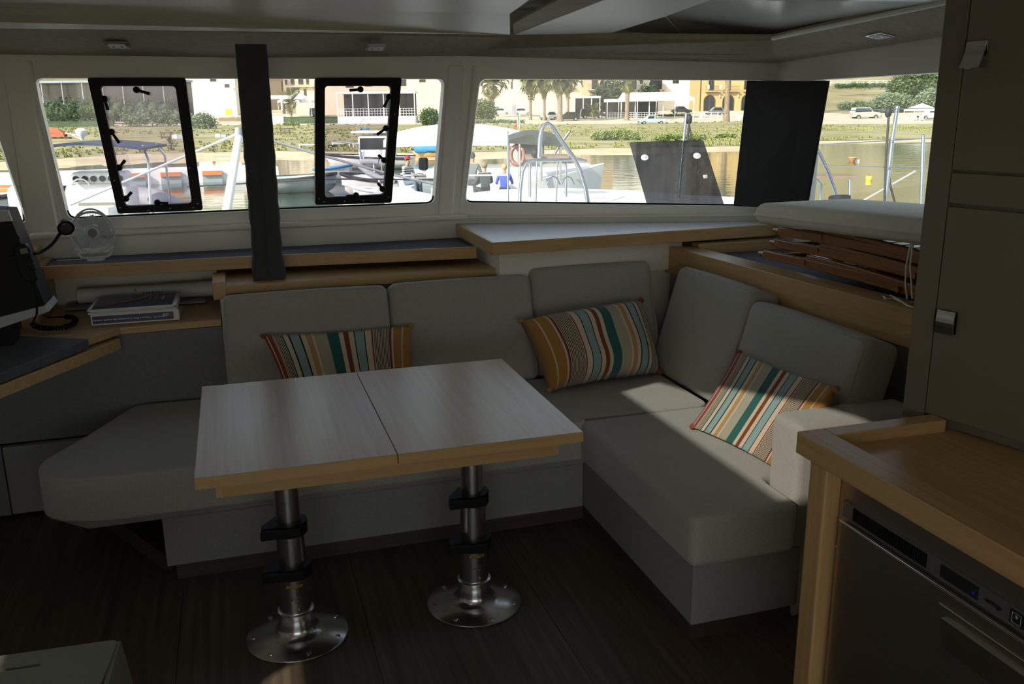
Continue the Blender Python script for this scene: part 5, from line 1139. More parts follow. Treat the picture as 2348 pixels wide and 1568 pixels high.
# hillside beyond the side window
hp_ = [onz(1800, 268, LZ + .2), onz(2600, 262, LZ + .2)]
h0, h1 = AT(1790, 262, 190), AT(2700, 255, 190)
hill = MB(); nn = 14; vs_ = []; fs_ = []
for i in range(nn + 1):
    for j in range(6):
        p = AT(1790 + 75*i, 268, 158).lerp(AT(1790 + 75*i, 268, 330), j/5); p.z = [-.5, 3.2, 6.0, 10, 26, 48][j]*(1 + .10*math.sin(i*1.3 + j)); vs_.append(p)
for i in range(nn):
    for j in range(5): fs_.append((i*6 + j, (i+1)*6 + j, (i+1)*6 + j + 1, i*6 + j + 1))
struct(hill.add(vs_, fs_).build('hill', bmat('dry_hillside', (.22, .20, .09), .95, col2=(.40, .32, .17), vscale=.12, detail=8), None, True), 'dry grassy hillside')
rg_ = MB(); vs_ = []; fs_ = []  # ridge out of view, added to darken the water's reflection
for i in range(25):
    for j, (D_, zr) in enumerate(((300, 4), (360, 26 + 8*math.sin(i*.9)), (480, 66 + 12*math.sin(i*.6 + 1)))):
        p = AT(-1500 + 190*i, 250, D_); p.z = zr; vs_.append(p)
for i in range(24):
    for j in range(2): fs_.append((i*3 + j, i*3 + 3 + j, i*3 + 4 + j, i*3 + 1 + j))
struct(rg_.add(vs_, fs_).build('hills', bmat('scrub_hill', (.10, .105, .05), .95, col2=(.22, .19, .11), vscale=.05, detail=8), None, True), 'unseen scrubby hills added behind the town')
for i, (px, py, w_, h_, lab, m_) in enumerate([(1960, 254, 90, 26, 'prickly pear bank above the silver off-road car', 'leaf_g'), (2040, 256, 110, 48, 'tall prickly pear thicket on the dry hillside', 'leaf_g'), (2130, 252, 80, 50, 'grey-green shrubbery behind the gazebo tent', 'leaf_g')]):
    bush(px, py, w_, h_, lab, m_, 'cactus', 'prickly_pear', D=162 + 2*i, seed=40 + i, n=1400)
bush(2100, 232, 150, 75, 'large leafy dark green tree on the hillside', 'leaf', 'tree', 'leafy_tree', D=185, seed=45, n=2600, trunk=.15)
bush(1985, 205, 150, 20, 'clipped green hedge row along the upper road', 'leaf', 'hedge', 'hedge', D=200, seed=46, n=1200)
simple('guard_rail', 'pale road guard rail above the hedge row', 'railing', 1985, 190, [('rail', 'white', (-95, 60, 0, 1, 0, 1.2)), ('rail', 'white', (-95, 60, 0, 1, 4, 5))] + [('post', 'white', (-95 + 15*k, -94 + 15*k, 0, 1, -6, 6)) for k in range(11)], D=205)
# ---------------------------------------------------------------- cars
def car(px, py, wpx, hpx, col, label, kind='hatch', flip=False, rz=0, name='car', cat='car'):
    P = G(px, py); s_ = mpp(P); L = wpx*s_; H = hpx*s_; W = L*.40; f = -1 if flip else 1
    root = thing(name, label, cat, tuple(P), 'parked cars along the shore road', local=True, rz=RZ + rz)
    if name + label[:12] not in M: M[name + label[:12]] = mat('paint_' + label[:10].replace(' ', '_'), col, .25, var=.03, coat=.5)
    pm = M[name + label[:12]]
    prof = {'hatch': [(-.5, .18), (-.5, .55), (-.42, .80), (-.28, 1.0), (.10, 1.0), (.28, .62), (.47, .50), (.5, .36), (.5, .18)],
            'suv': [(-.5, .20), (-.49, .60), (-.45, .97), (-.40, 1.0), (.10, 1.0), (.22, .66), (.46, .58), (.5, .45), (.5, .20)],
            'sedan': [(-.5, .2), (-.5, .55), (-.36, .62), (-.22, 1.0), (.08, 1.0), (.26, .62), (.47, .52), (.5, .36), (.5, .2)],
            'pickup': [(-.5, .22), (-.5, .60), (-.10, .60), (-.08, 1.0), (.16, 1.0), (.28, .64), (.48, .56), (.5, .4), (.5, .22)]}[kind]
    MB().prism([(f*x*L, -W/2, z*H) for x, z in prof], (0, W, 0)).build('body', pm, root, bevel=.06*H, seg=2)
    win = {'hatch': [(-.36, .62), (-.27, .92), (.08, .92), (.20, .64)], 'suv': [(-.44, .62), (-.41, .92), (.08, .92), (.16, .66)], 'sedan': [(-.26, .64), (-.19, .92), (.06, .92), (.18, .64)], 'pickup': [(-.05, .64), (-.05, .92), (.13, .92), (.21, .66)]}[kind]
    for sy in (-1, 1):
        MB().prism([(f*x*L, sy*(W/2 + .004) - .01, z*H) for x, z in win], (0, .02, 0)).build('side_window', M['dkglass'], root)
        for wx in (-.31, .31):
            wh = MB().lathe([(.19*H, -.10), (.20*H, -.06), (.20*H, .06), (.19*H, .10)], (f*wx*L, sy*(W/2 - .06), .20*H), 16, (0, 1, 0)).build('wheel', M['tyre'], root, True)
            MB().lathe([(.12*H, -.02), (.12*H, .02)], (f*wx*L, sy*(W/2 + .045), .20*H), 12, (0, 1, 0)).build('hubcap', M['chrome'], wh)
    MB().box((f*.495*L - .04, -W*.45, .22*H), (f*.505*L + .04, W*.45, .36*H)).build('bumper', M['iron'], root)
    for sy in (-1, 1): MB().box((f*.485*L - .05, sy*W*.36 - .14, .42*H), (f*.49*L + .06, sy*W*.36 + .14, .54*H)).build('headlight', M['chrome'], root)
    return root
car(1983, 274, 64, 27, (.42, .41, .37), 'silver-beige off-road car below the hillside', 'suv')
car(2135, 275, 58, 26, (.80, .80, .80), 'white car parked behind the gazebo tent', 'hatch', True)
car(1640, 266, 42, 20, (.13, .14, .15), 'dark grey hatchback in front of the yellow arches', 'hatch', True)
car(1562, 261, 46, 17, (.03, .035, .045), 'dark car parked under the wide awning', 'sedan')
car(1495, 285, 62, 20, (.40, .48, .55), 'pale blue pickup truck at the edge of the grass', 'pickup', True)
car(1358, 272, 56, 22, (.02, .025, .03), 'black estate car beside the yucca', 'suv')
car(1303, 277, 52, 20, (.02, .025, .028), 'dark green-black car between palm trunks', 'hatch', True)
car(1258, 276, 40, 20, (.78, .78, .78), 'white car nose-on between the palm trunks', 'hatch', True, rz=.5)
car(1198, 264, 40, 16, (.60, .62, .64), 'silver car beside the grey utility cabinet', 'hatch')
car(1150, 263, 40, 15, (.62, .64, .66), 'pale car behind the green bush', 'hatch')
car(726, 268, 30, 20, (.05, .08, .07), 'dark van beside the cream house', 'suv')
# ================================================================== BOATS, PEOPLE, OWN FOREDECK
def hull_mb(L, B, H, bow=2.6, n=14, sheer=.25, open_=False):
    # x from -L/2 (stern) to L/2 (bow), waterline at z = 0
    mb = MB(); rows = []
    for i in range(n + 1):
        t = i/n; w_ = B/2*max(.02, (1 - t**bow))*(.86 + .14*min(1, t*3)); zs_ = H*(.82 + sheer*t*t); x = -L/2 + L*t
        zk = -.15*H + .95*H*max(0, t - .75)**2*6
        rows.append([(x, 0, zk), (x, -w_*.62, zk + .22*H), (x + .02*L*t, -w_*.92, zs_*.55), (x + .05*L*t, -w_, zs_), (x + .05*L*t, -w_*.86, zs_ + .01), (x + .04*L*t, -w_*.80, zs_*(.45 if open_ else .96)),
                     (x + .04*L*t, w_*.80, zs_*(.45 if open_ else .96)), (x + .05*L*t, w_*.86, zs_ + .01), (x + .05*L*t, w_, zs_), (x + .02*L*t, w_*.92, zs_*.55), (x, w_*.62, zk + .22*H)])
    k = 11; vs_ = [p for r in rows for p in r]; fs_ = []
    for i in range(n):
        for j in range(k): fs_.append((i*k + j, i*k + (j+1) % k, (i+1)*k + (j+1) % k, (i+1)*k + j))
    fs_ += [tuple(range(k)), tuple(range(n*k, n*k + k))[::-1]]
    gun = [[Vector(r[3]) for r in rows], [Vector(r[8]) for r in rows]]
    return mb.add(vs_, fs_), gun
def boat(name, label, px, py, Lpx, Bm, Hpx, rz, m, group=None, open_=True, rub='blackr', bow=2.6, L=None):
    P = G(px, py, WZ); s_ = mpp(P); L = L or Lpx*s_; H = Hpx*s_
    root = thing(name, label, 'boat', tuple(P), group, local=True, rz=RZ + rz)
    mb, gun = hull_mb(L, Bm, H, bow, open_=open_); mb.build('hull', M[m], root, True)
    MB().tube(gun[0] + gun[1][::-1], .035 + .01*Bm, 6).build('rub_rail', M[rub], root, True)
    return root, s_, L, H
def outboard(root, x, z, k=1., m='white'):
    o = MB().rbox((.42*k, .34*k, .55*k), .09*k, 3, (0, 0, 0), Matrix.Translation((x - .18*k, 0, z + .45*k))).build('outboard_cowl', M[m], root, True)
    MB().box((x - .26*k, -.08*k, z - .6*k), (x - .06*k, .08*k, z + .2*k)).build('outboard_leg', M['rubber'], root, bevel=.02)
# RIB with console and bimini
def rib():
    P = G(235, 505, WZ); P = AT(225, 470, 16.5); P.z = WZ + .14
    s_ = mpp(P); root = thing('inflatable_boat', 'grey and white inflatable speedboat with steering console and navy sunshade', 'boat', tuple(P), 'boats moored nearby', local=True, rz=RZ + R(97))
    L, B, z = 5.6, 1.75, .42; rr_ = .26
    side = lambda s__: [(-L/2, s__*B*.62, z), (L*.12, s__*B*.66, z + .03), (L*.32, s__*B*.48, z + .12), (L*.44, s__*B*.22, z + .24), (L*.47, 0, z + .28)]
    pth = side(-1) + side(1)[::-1][1:]
    MB().tube(pth, [.16, rr_, rr_, rr_*.95, rr_*.9, rr_*.95, rr_, rr_, .16], 14).build('inflatable_tube', M['rubber'], root, True)
    MB().box((-L/2 + .1, -B*.5, .05), (L*.40, B*.5, .40)).build('deck', M['gelw'], root, bevel=.05)
    con = MB().rbox((.7, 1.15, .85), .12, 4, (0, 0, 0), Matrix.Translation((.35, 0, .78))).build('console', M['gelw'], root, True)
    MB().rbox((.5, 1.0, .26), .1, 4, (0, 0, 0), Matrix.Translation((.42, 0, 1.28))).build('dashboard', M['gelw'], con, True)
    for k in range(6):
        y = .38 - .155*k; MB().lathe([(.055, 0), (.055, .03)], (.16, y, 1.28), 14, (-1, 0, .25)).build('gauge', M['black'], con)
    MB().box((-.02, -.40, .62), (.0, .34, .86)).build('console_hatch', M['cream'], con)
    MB().tube([(.05 + .0*math.cos(a), .28 + .17*math.cos(a), 1.12 + .17*math.sin(a)) for a in [2*math.pi*k/20 for k in range(20)]], .018, 8, True).build('steering_wheel', M['white'], con, True)
    MB().add([(.62, -.52, 1.38), (.62, .52, 1.38), (.52, .46, 1.80), (.52, -.46, 1.80)], [(0, 1, 2, 3)]).build('windscreen', M['pane_hatch'], con)
    MB().rbox((.55, 1.1, .5), .08, 4, (0, 0, 0), Matrix.Translation((-.9, 0, .62))).build('helm_seat', M['gelw'], root, True)
    outboard(root, -L/2 + .1, .35, 1.5)
    for s__ in (-1, 1):
        MB().tube([(-.5, s__*B*.6, .6), (-.4, s__*B*.62, 1.65), (-.2, s__*B*.55, 1.88)], .025, 8).build('bimini_post', M['steel'], root, True)
        MB().tube([(1.0, s__*B*.6, .6), (.8, s__*B*.62, 1.65), (.7, s__*B*.55, 1.88)], .025, 8).build('bimini_post', M['steel'], root, True)
    n = 8; vs = []
    for i in range(n + 1):
        y = -B*.62 + B*1.24*i/n; zz = 1.86 + .10*math.sin(math.pi*i/n); vs += [(-.75, y, zz), (1.05, y, zz), (-.75, y, zz - .04), (1.05, y, zz - .04)]
    fs = []
    for i in range(n): a = 4*i; fs += [(a, a+4, a+5, a+1), (a+2, a+3, a+7, a+6), (a, a+2, a+6, a+4), (a+1, a+5, a+7, a+3)]
    cn_ = MB().add(vs, fs + [(0, 1, 3, 2), (4*n, 4*n+2, 4*n+3, 4*n+1)]).build('sunshade', M['navyc'], root)
    MB().lathe([(.03, 0), (.04, .05), (.09, .10), (.10, .17), (.06, .21)], (.2, .2, 1.98), 14).build('radar_dome', M['white'], root, True)
    for s__ in (-1, 1):
        for k in range(3): MB().box((-.8 + k*.35, s__*(B*.66 + .16), .55), (-.62 + k*.35, s__*(B*.66 + .2), .62)).build('registration_mark', M['red'], root)
rib()
# floating pontoon blocks
P0 = G(280, 425, WZ); P1 = G(640, 412, WZ); pont = thing('floating_pontoon', 'white floating pontoon with orange float blocks', 'pontoon', tuple(P0))
d_ = (P1 - P0); Lp = d_.length; d_.normalize(); nrm_ = Vector((-d_.y, d_.x, 0)); s_ = mpp(P0)
hh_ = 34*s_
MB().prism([P0 - d_*8, P1, P1 + nrm_*2.0, P0 - d_*8 + nrm_*2.0], (0, 0, hh_*.9)).build('deck', M['white'], pont)
for t in (-.24, .02, .24, .50, .78): 
    a = P0 + d_*Lp*t - nrm_*.12
    MB().prism([a, a + d_*44*s_, a + d_*44*s_ + nrm_*.3, a + nrm_*.3], (0, 0, hh_*.50)).build('float_grey_block', M['greyhull'], pont)  # grey block under each orange float
    MB().prism([a + Vector((0, 0, hh_*.50)) - nrm_*.1, a + d_*44*s_ + Vector((0, 0, hh_*.50)) - nrm_*.1, a + d_*44*s_ + nrm_*.3 + Vector((0, 0, hh_*.50)), a + nrm_*.3 + Vector((0, 0, hh_*.50))], (0, 0, hh_*.28)).build('float_block', M['orange'], pont)
# orange-covered boat on a trailer
P = G(128, 322); s_ = mpp(P); tr = thing('trailer_boat', 'boat under an orange tarpaulin on a white trailer', 'boat', tuple(P), local=True, rz=RZ)
MB().add([(-60*s_, -8*s_, 8*s_), (24*s_, -8*s_, 8*s_), (28*s_, 0, 16*s_), (24*s_, 8*s_, 8*s_), (-60*s_, 8*s_, 8*s_), (-60*s_, -8*s_, 20*s_), (22*s_, -7*s_, 17*s_), (22*s_, 7*s_, 17*s_), (-60*s_, 8*s_, 20*s_), (-50*s_, 0, 31*s_), (5*s_, 0, 27*s_)],
         [(0, 1, 6, 5), (1, 2, 6), (2, 3, 7), (2, 7, 6), (3, 4, 8, 7), (5, 6, 10, 9), (7, 8, 9, 10), (6, 7, 10), (5, 9, 8), (0, 5, 8, 4)]).build('tarpaulin', M['tarp_o'], tr)
MB().box((-60*s_, -7*s_, 2*s_), (34*s_, 7*s_, 7*s_)).build('trailer_frame', M['iron'], tr)
MB().tube([(24*s_, -2*s_, 16*s_), (58*s_, -2*s_, 11*s_)], 1.6*s_, 6).build('drawbar', M['white'], tr); MB().tube([(40*s_, -2*s_, 12*s_), (70*s_, -2*s_, -4*s_)], 1.0*s_, 6).build('prop_leg', M['white'], tr)
for k in range(5): MB().lathe([(4.2*s_, -2*s_), (4.2*s_, 2*s_)], ((-44 + 15*k)*s_, -7*s_, 3.6*s_), 14, (0, 1, 0)).build('wheel', M['tyre'], tr, True)
# moored boats
b_, s_, L_, H_ = boat('wooden_boat', 'blue-grey wooden boat with dark gunwale beside the framed hatch', 690, 440, 150, 1.9, 38, R(8), 'greyhull', 'boats moored nearby')
b_, s_, L_, H_ = boat('motorboat', 'white motorboat with bow rail lying behind the rowing boats', 850, 386, 190, 2.3, 30, R(175), 'gelw', 'boats moored nearby', False)
MB().rbox((L_*.38, 1.7, 1.0), .15, 4, (0, 0, 0), Matrix.Translation((-L_*.10, 0, H_*.9 + .45))).build('cabin', M['gelw'], b_, True)
MB().box((-L_*.26, -.95, H_*.9 + 1.05), (L_*.16, .95, H_*.9 + 1.15)).build('cabin_roof', M['gelw'], b_, bevel=.03)
for sx_ in (-1, 1): MB().box((-L_*.26, sx_*.86 - .01, H_*.9 + .35), (L_*.06, sx_*.86 + .01, H_*.9 + .85)).build('cabin_window', M['dkglass'], b_)
MB().tube([(L_*.05, -.9, H_*.95), (L_*.08, -.9, H_ + .55), (L_*.40, -.4, H_*1.1 + .55), (L_*.47, 0, H_*1.2 + .5), (L_*.40, .4, H_*1.1 + .55), (L_*.08, .9, H_ + .55), (L_*.05, .9, H_*.95)], .025, 8).build('bow_rail', M['steel'], b_, True)
b_, s_, L_, H_ = boat('rowing_boat', 'white and blue rowing boat seen through the hatch pane', 772, 415, 74, 1.5, 34, R(-18), 'gelw', 'boats moored nearby', True, 'tarp_b')
b_, s_, L_, H_ = boat('motor_launch', 'white open launch with thick dark rubber strake', 862, 446, 150, 2.1, 44, R(168), 'gelw', 'boats moored nearby', True, 'blackr')
MB().tube([(-L_*.1, -.9, H_*.9), (-L_*.1, -.9, H_ + .7), (L_*.05, -.9, H_ + .75), (L_*.05, -.9, H_*.9)], .025, 8).build('grab_rail', M['steel'], b_, True)
b_, s_, L_, H_ = boat('dinghy', 'small white dinghy bow in front of the dark launch', 880, 462, 130, 1.5, 30, R(172), 'gelw', 'boats moored nearby', True, 'white', 1.8)
b_, s_, L_, H_ = boat('tarped_boat', 'wooden boat under a bright blue tarpaulin', 985, 362, 70, 1.6, 18, R(175), 'wall_y', 'boats moored nearby')
MB().rbox((L_*.9, 1.5, H_*1.0), .2, 5, (0, 0, 0), Matrix.Translation((0, 0, H_*1.15))).build('tarpaulin', M['tarp_b'], b_, True)
b_, s_, L_, H_ = boat('fishing_boat', 'white fishing boat with black outboard beside the man in the red cap', 1000, 432, 150, 2.0, 44, R(2), 'gelw', 'boats moored nearby', True, 'white')
outboard(b_, -L_*.12, H_*.75, .75, 'black')
# motor yacht with broad white hardtop, spanning the pillar
P = AT(1070, 410, 24); P.z = WZ; yt = thing('motor_yacht', 'large white motor yacht with curved hardtop and blue-grey hull side', 'boat', tuple(P), 'boats moored nearby', local=True, rz=RZ); s_ = mpp(P)
zz = lambda py: 1.6 - (py - 250)*s_ - WZ
xx = lambda px: (px - 1070)*s_
mb, gun = hull_mb(4.6, 2.6, zz(392), 2.2); mb.xf(Matrix.Translation((xx(1170), .3, 0))).build('hull', M['greyhull'], yt, True)
MB().rbox((xx(1362) - xx(985), 2.4, zz(378) - zz(398)), .08, 4, (0, 0, 0), Matrix.Translation(((xx(1362) + xx(985))/2, .3, (zz(378) + zz(398))/2))).build('deck', M['gelw'], yt, True)
n = 16; vs = []; fs = []
for i in range(n + 1):
    t = i/n; px = 895 + (1232 - 895)*t; zt_ = zz(309 - 26*math.sin(math.pi*min(1, t*1.02))**.8 + 6*t); zb_ = zz(328 - 2*math.sin(math.pi*t)) - (0)
    zb_ = min(zb_, zt_ - .03); vs += [(xx(px), -.9, zt_ - .05), (xx(px), .4, zt_ + .06), (xx(px), 1.8, zt_), (xx(px), 1.8, zb_), (xx(px), -.95, zb_)]
for i in range(n):
    for j in range(5): fs.append((5*i + j, 5*i + (j+1) % 5, 5*i + 5 + (j+1) % 5, 5*i + 5 + j))
fs += [(4, 3, 2, 1, 0), (5*n, 5*n+1, 5*n+2, 5*n+3, 5*n+4)]
MB().add(vs, fs).build('hardtop', M['awn'], yt, True)
for px in (905, 1010, 1165, 1215): MB().tube([(xx(px), -.8, zz(392)), (xx(px), -.8, zz(326))], .03, 8).build('hardtop_post', M['steel'], yt, True)
MB().tube([(xx(1190), -.6, zz(300)), (xx(1192), -.6, zz(262))], .012, 6).build('flagstaff', M['steel'], yt)
fl3 = MB()
for k, m_ in enumerate(('leaf', 'white', 'red')):
    MB().prism([(xx(1187.5 - 2.4*k), -.6, zz(268 + 4*k)), (xx(1190 - 2.4*k), -.6, zz(266 + 4*k)), (xx(1190.5 - 2.4*k), -.6, zz(284 + 3*k)), (xx(1188 - 2.4*k), -.6, zz(286 + 3*k))], (0, .01, 0)).build('flag_band', M[m_] if m_ != 'leaf' else bmat('flag_green', (.02, .25, .08), .7, var=.05), yt)
# bimini boat with life ring
P = AT(1215, 420, 17); P.z = WZ; by = thing('bimini_boat', 'open white workboat with dark curved bimini and steel frame', 'boat', tuple(P), 'boats moored nearby', local=True, rz=RZ); s2_ = mpp(P)
zz2 = lambda py: 1.6 - (py - 249)*s2_ - WZ; xx2 = lambda px: (px - 1215)*s2_
mb, gun = hull_mb(xx2(1365) - xx2(1000), 2.2, zz2(383), 2.8, open_=False); mb.xf(Matrix.Translation(((xx2(1365) + xx2(1000))/2, .2, 0))).build('hull', M['gelw'], by, True)
n = 14; vs = []; fs = []
for i in range(n + 1):
    t = i/n; px = 1167 + 116*t; zt_ = zz2(321 - 18*math.sin(math.pi*(.12 + .8*t))); vs += [(xx2(px), -.8, zt_), (xx2(px), .9, zt_ + .05), (xx2(px), .9, zt_ + .01), (xx2(px), -.8, min(zt_ - .03, zz2(320 + 8*t)))]
for i in range(n):
    for j in range(4): fs.append((4*i + j, 4*i + (j+1) % 4, 4*i + 4 + (j+1) % 4, 4*i + 4 + j))
MB().add(vs, fs + [(3, 2, 1, 0), (4*n, 4*n+1, 4*n+2, 4*n+3)]).build('bimini', bmat('charcoal_canvas', (.06, .075, .07), .8, var=.3, vscale=6), by, True)
for px in (1168, 1192, 1238, 1279): MB().tube([(xx2(px), -.7, zz2(400)), (xx2(px), -.7, zz2(312))], .025, 8).build('bimini_post', M['steel'], by, True)
for a, b in (((1281, 316), (1262, 352)), ((1297, 298), (1280, 322))): MB().tube([(xx2(a[0]), -.75, zz2(a[1])), (xx2(b[0]), -.75, zz2(b[1]))], .022, 8).build('brace', M['steel'], by, True)
MB().rbox((.55, .5, .5), .08, 3, (0, 0, 0), Matrix.Translation((xx2(1213), -.2, zz2(342)))).build('seat_back', M['rubber'], by, True)
P = AT(1186, 356, 16.2); lr = thing('life_ring', 'faded red life ring hanging on the bimini boat frame', 'life ring', tuple(P), local=True, rz=RZ); s3 = mpp(P)
MB().tube([(17.5*s3*.86*math.cos(2*math.pi*k/28), 0, 24*s3*.86*math.sin(2*math.pi*k/28)) for k in range(28)], 5*s3, 12, True).build('ring', bmat('faded_red_plastic', (.33, .155, .135), .6, var=.1, vscale=8), lr, True)
for k in range(4):
    a = math.pi/4 + math.pi/2*k; MB().ball((15*s3*math.cos(a), 0, 20.6*s3*math.sin(a)), 5.4*s3, 8, 6, (.6, 1.05, .6)).build('strap', M['white'], lr, True)
# ---------------------------------------------------------------- people (one skinned body each)
def person(px, py, D, label, hpx, shirt, trousers, hair, cap=None, facing=0, arm=(.3, -.45, .25), stripes=False):
    P = AT(px, py, D); s_ = hpx*(D/F)/1.0      # hpx: px from seat to crown of head, about .9 m
    k = s_/.90
    root = thing('person', label, 'person', tuple(P), 'people in the boats', local=True, rz=RZ + facing)
    me = bpy.data.meshes.new('body'); J = {'pel': (0, 0, .08), 'wst': (0, .02, .26), 'chs': (0, .0, .46), 'nek': (0, -.01, .60), 'hdb': (0, -.03, .68), 'hdt': (0, -.03, .84)}
    names = list(J); 
    for sd, nm in ((-1, 'l'), (1, 'r')):
        J[nm + 'sh'] = (sd*.17, 0, .54); J[nm + 'el'] = (sd*.25, -.08, .30); J[nm + 'wr'] = (sd*arm[0]*.8, arm[1]*.9, arm[2]); J[nm + 'hd'] = (sd*arm[0]*.75, arm[1] - .03, arm[2] - .01)
        J[nm + 'hp'] = (sd*.09, -.02, .06); J[nm + 'kn'] = (sd*.12, -.42, .12); J[nm + 'an'] = (sd*.12, -.46, -.30); J[nm + 'ft'] = (sd*.12, -.60, -.36)
    names = list(J); ix = {n_: i for i, n_ in enumerate(names)}
    ed = [('pel', 'wst'), ('wst', 'chs'), ('chs', 'nek'), ('nek', 'hdb'), ('hdb', 'hdt')]
    for nm in 'lr': ed += [('chs', nm + 'sh'), (nm + 'sh', nm + 'el'), (nm + 'el', nm + 'wr'), (nm + 'wr', nm + 'hd'), ('pel', nm + 'hp'), (nm + 'hp', nm + 'kn'), (nm + 'kn', nm + 'an'), (nm + 'an', nm + 'ft')]
    me.from_pydata([Vector(J[n_])*k for n_ in names], [(ix[a], ix[b]) for a, b in ed], []); me.update()
    o = bpy.data.objects.new('body', me); C.objects.link(o); o.parent = root
    sk = o.modifiers.new('skin', 'SKIN'); rad_ = {'pel': (.13, .11), 'wst': (.13, .10), 'chs': (.15, .11), 'nek': (.05, .05), 'hdb': (.07, .08), 'hdt': (.065, .075), 'sh': (.06, .06), 'el': (.045, .045), 'wr': (.032, .032), 'hd': (.035, .022), 'hp': (.085, .085), 'kn': (.062, .062), 'an': (.042, .042), 'ft': (.04, .03)}
    for n_ in names:
        v = me.skin_vertices[0].data[ix[n_]]; r = rad_.get(n_) or rad_[n_[1:]]; v.radius = (r[0]*k, r[1]*k)
    me.skin_vertices[0].data[0].use_root = True
    sb = o.modifiers.new('subsurf', 'SUBSURF'); sb.levels = 1; sb.render_levels = 2
    m = mat('clothing_' + label.split()[2] + str(px), shirt, .85); nn_ = m.node_tree.nodes; ll = m.node_tree.links
    tc = nn_.new('ShaderNodeTexCoord'); sx = nn_.new('ShaderNodeSeparateXYZ'); ll.new(tc.outputs['Object'], sx.inputs[0]); mr = nn_.new('ShaderNodeMapRange'); mr.inputs[1].default_value = -.4*k; mr.inputs[2].default_value = .9*k; ll.new(sx.outputs[2], mr.inputs[0])
    cr = nn_.new('ShaderNodeValToRGB'); cr.color_ramp.interpolation = 'CONSTANT'; e = cr.color_ramp.elements
    f_ = lambda z: (z + .4)/1.3
    stops = [(0, trousers), (f_(.17), shirt)]
    if stripes:
        for q in range(5): stops += [(f_(.20 + q*.07), (.05, .06, .09)), (f_(.225 + q*.07), shirt)]
    stops += [(f_(.585), (.50, .30, .21))]
    e[0].position, e[0].color = 0, (*stops[0][1], 1); e.remove(e[1])
    for p_, c_ in stops[1:]: q = e.new(p_); q.color = (*c_, 1)
    ll.new(mr.outputs[0], cr.inputs[0]); ll.new(cr.outputs[0], nn_['Principled BSDF'].inputs['Base Color']); me.materials.append(m)
    hm = mat('hair_' + str(px), hair, .8, var=.1, vscale=30)
    MB().ball((0, -.005*k, .80*k), .098*k, 12, 8, (.92, 1.05, .95)).build('hair', hm, root, True)
    fz = MB().ball((0, -.115*k, .755*k), .014*k, 6, 5, (1, 1, 1.5)).build('nose', M['skin'], root, True)
    for sd in (-1, 1): MB().ball((sd*.03*k, -.10*k, .785*k), .008*k, 6, 5).build('eye', M['black'], root, True); MB().ball((sd*.085*k, -.02*k, .76*k), .018*k, 6, 5, (.5, 1, 1.4)).build('ear', M['skin'], root, True)
    if cap:
        cm = mat('cap_fabric', cap, .8, var=.05)
        cp_ = MB().lathe([(.10*k, 0), (.103*k, .04*k), (.08*k, .085*k), (.02*k, .10*k)], (0, -.02*k, .80*k), 16).build('cap', cm, root, True)
        MB().prism([(-.07*k, -.10*k, .81*k), (.07*k, -.10*k, .81*k), (.05*k, -.20*k, .80*k), (-.05*k, -.20*k, .80*k)], (0, 0, .012*k)).build('cap_brim', cm, cp_)
    return root
person(935, 424, 26.5, 'person in striped shirt and red cap working on the white fishing boat', 66, (.70, .70, .68), (.12, .16, .22), (.03, .025, .02), (.35, .04, .06), R(55), (.2, -.5, .35), True)
person(1083, 425, 15.5, 'person in grey hooded top sitting in the tender by the window pillar', 76, (.13, .15, .15), (.05, .06, .06), (.07, .08, .08), None, R(160))
person(1112, 442, 14.5, 'person in dark grey jacket seated between two others in the tender', 70, (.07, .08, .085), (.04, .045, .05), (.25, .17, .09), None, R(200))
person(1157, 442, 15, 'person with blond hair and blue shirt seated beside the steel rail', 66, (.08, .13, .55), (.05, .06, .12), (.55, .38, .16), None, R(180))
P = AT(1110, 460, 15.2); P.z = WZ; tn = thing('open_tender', 'white open tender carrying three seated people', 'boat', tuple(P), 'boats moored nearby', local=True, rz=RZ)
mb, gun = hull_mb(2.6, 1.5, 1.15, 2.6, open_=False); mb.build('hull', M['gelw'], tn, True); MB().tube(gun[0] + gun[1][::-1], .04, 6).build('rub_rail', M['blackr'], tn, True)
# ---------------------------------------------------------------- buoys
P = G(1954, 370, WZ); s_ = mpp(P); bu = thing('marker_buoy', 'cone-shaped pale orange buoy floating on the water', 'buoy', tuple(P), 'buoys', local=True, rz=RZ)
MB().lathe([(2*s_, -3*s_), (5*s_, 0), (11*s_, 9*s_), (9*s_, 10*s_)], (0, 0, 0), 16).build('cone', bmat('faded_orange', (.75, .42, .18), .6, var=.05), bu, True); MB().ball((14*s_, 0, 1*s_), 3.4*s_, 10, 7).build('float', M['white'], bu, True)
P = G(1992, 413, WZ); s_ = mpp(P); bu = thing('mooring_buoy', 'bright yellow drum buoy floating on the water', 'buoy', tuple(P), 'buoys', local=True, rz=RZ)
MB().lathe([(5*s_, -3*s_), (7*s_, 0), (7*s_, 8*s_), (5*s_, 10*s_)], (0, 0, 0), 16).build('drum', M['yellow'], bu, True); MB().tube([(2*s_*math.cos(2*math.pi*k/10), 0, 10.5*s_ + 1.5*s_*math.sin(2*math.pi*k/10)) for k in range(10)], .5*s_, 6, True).build('ring', M['iron'], bu, True)
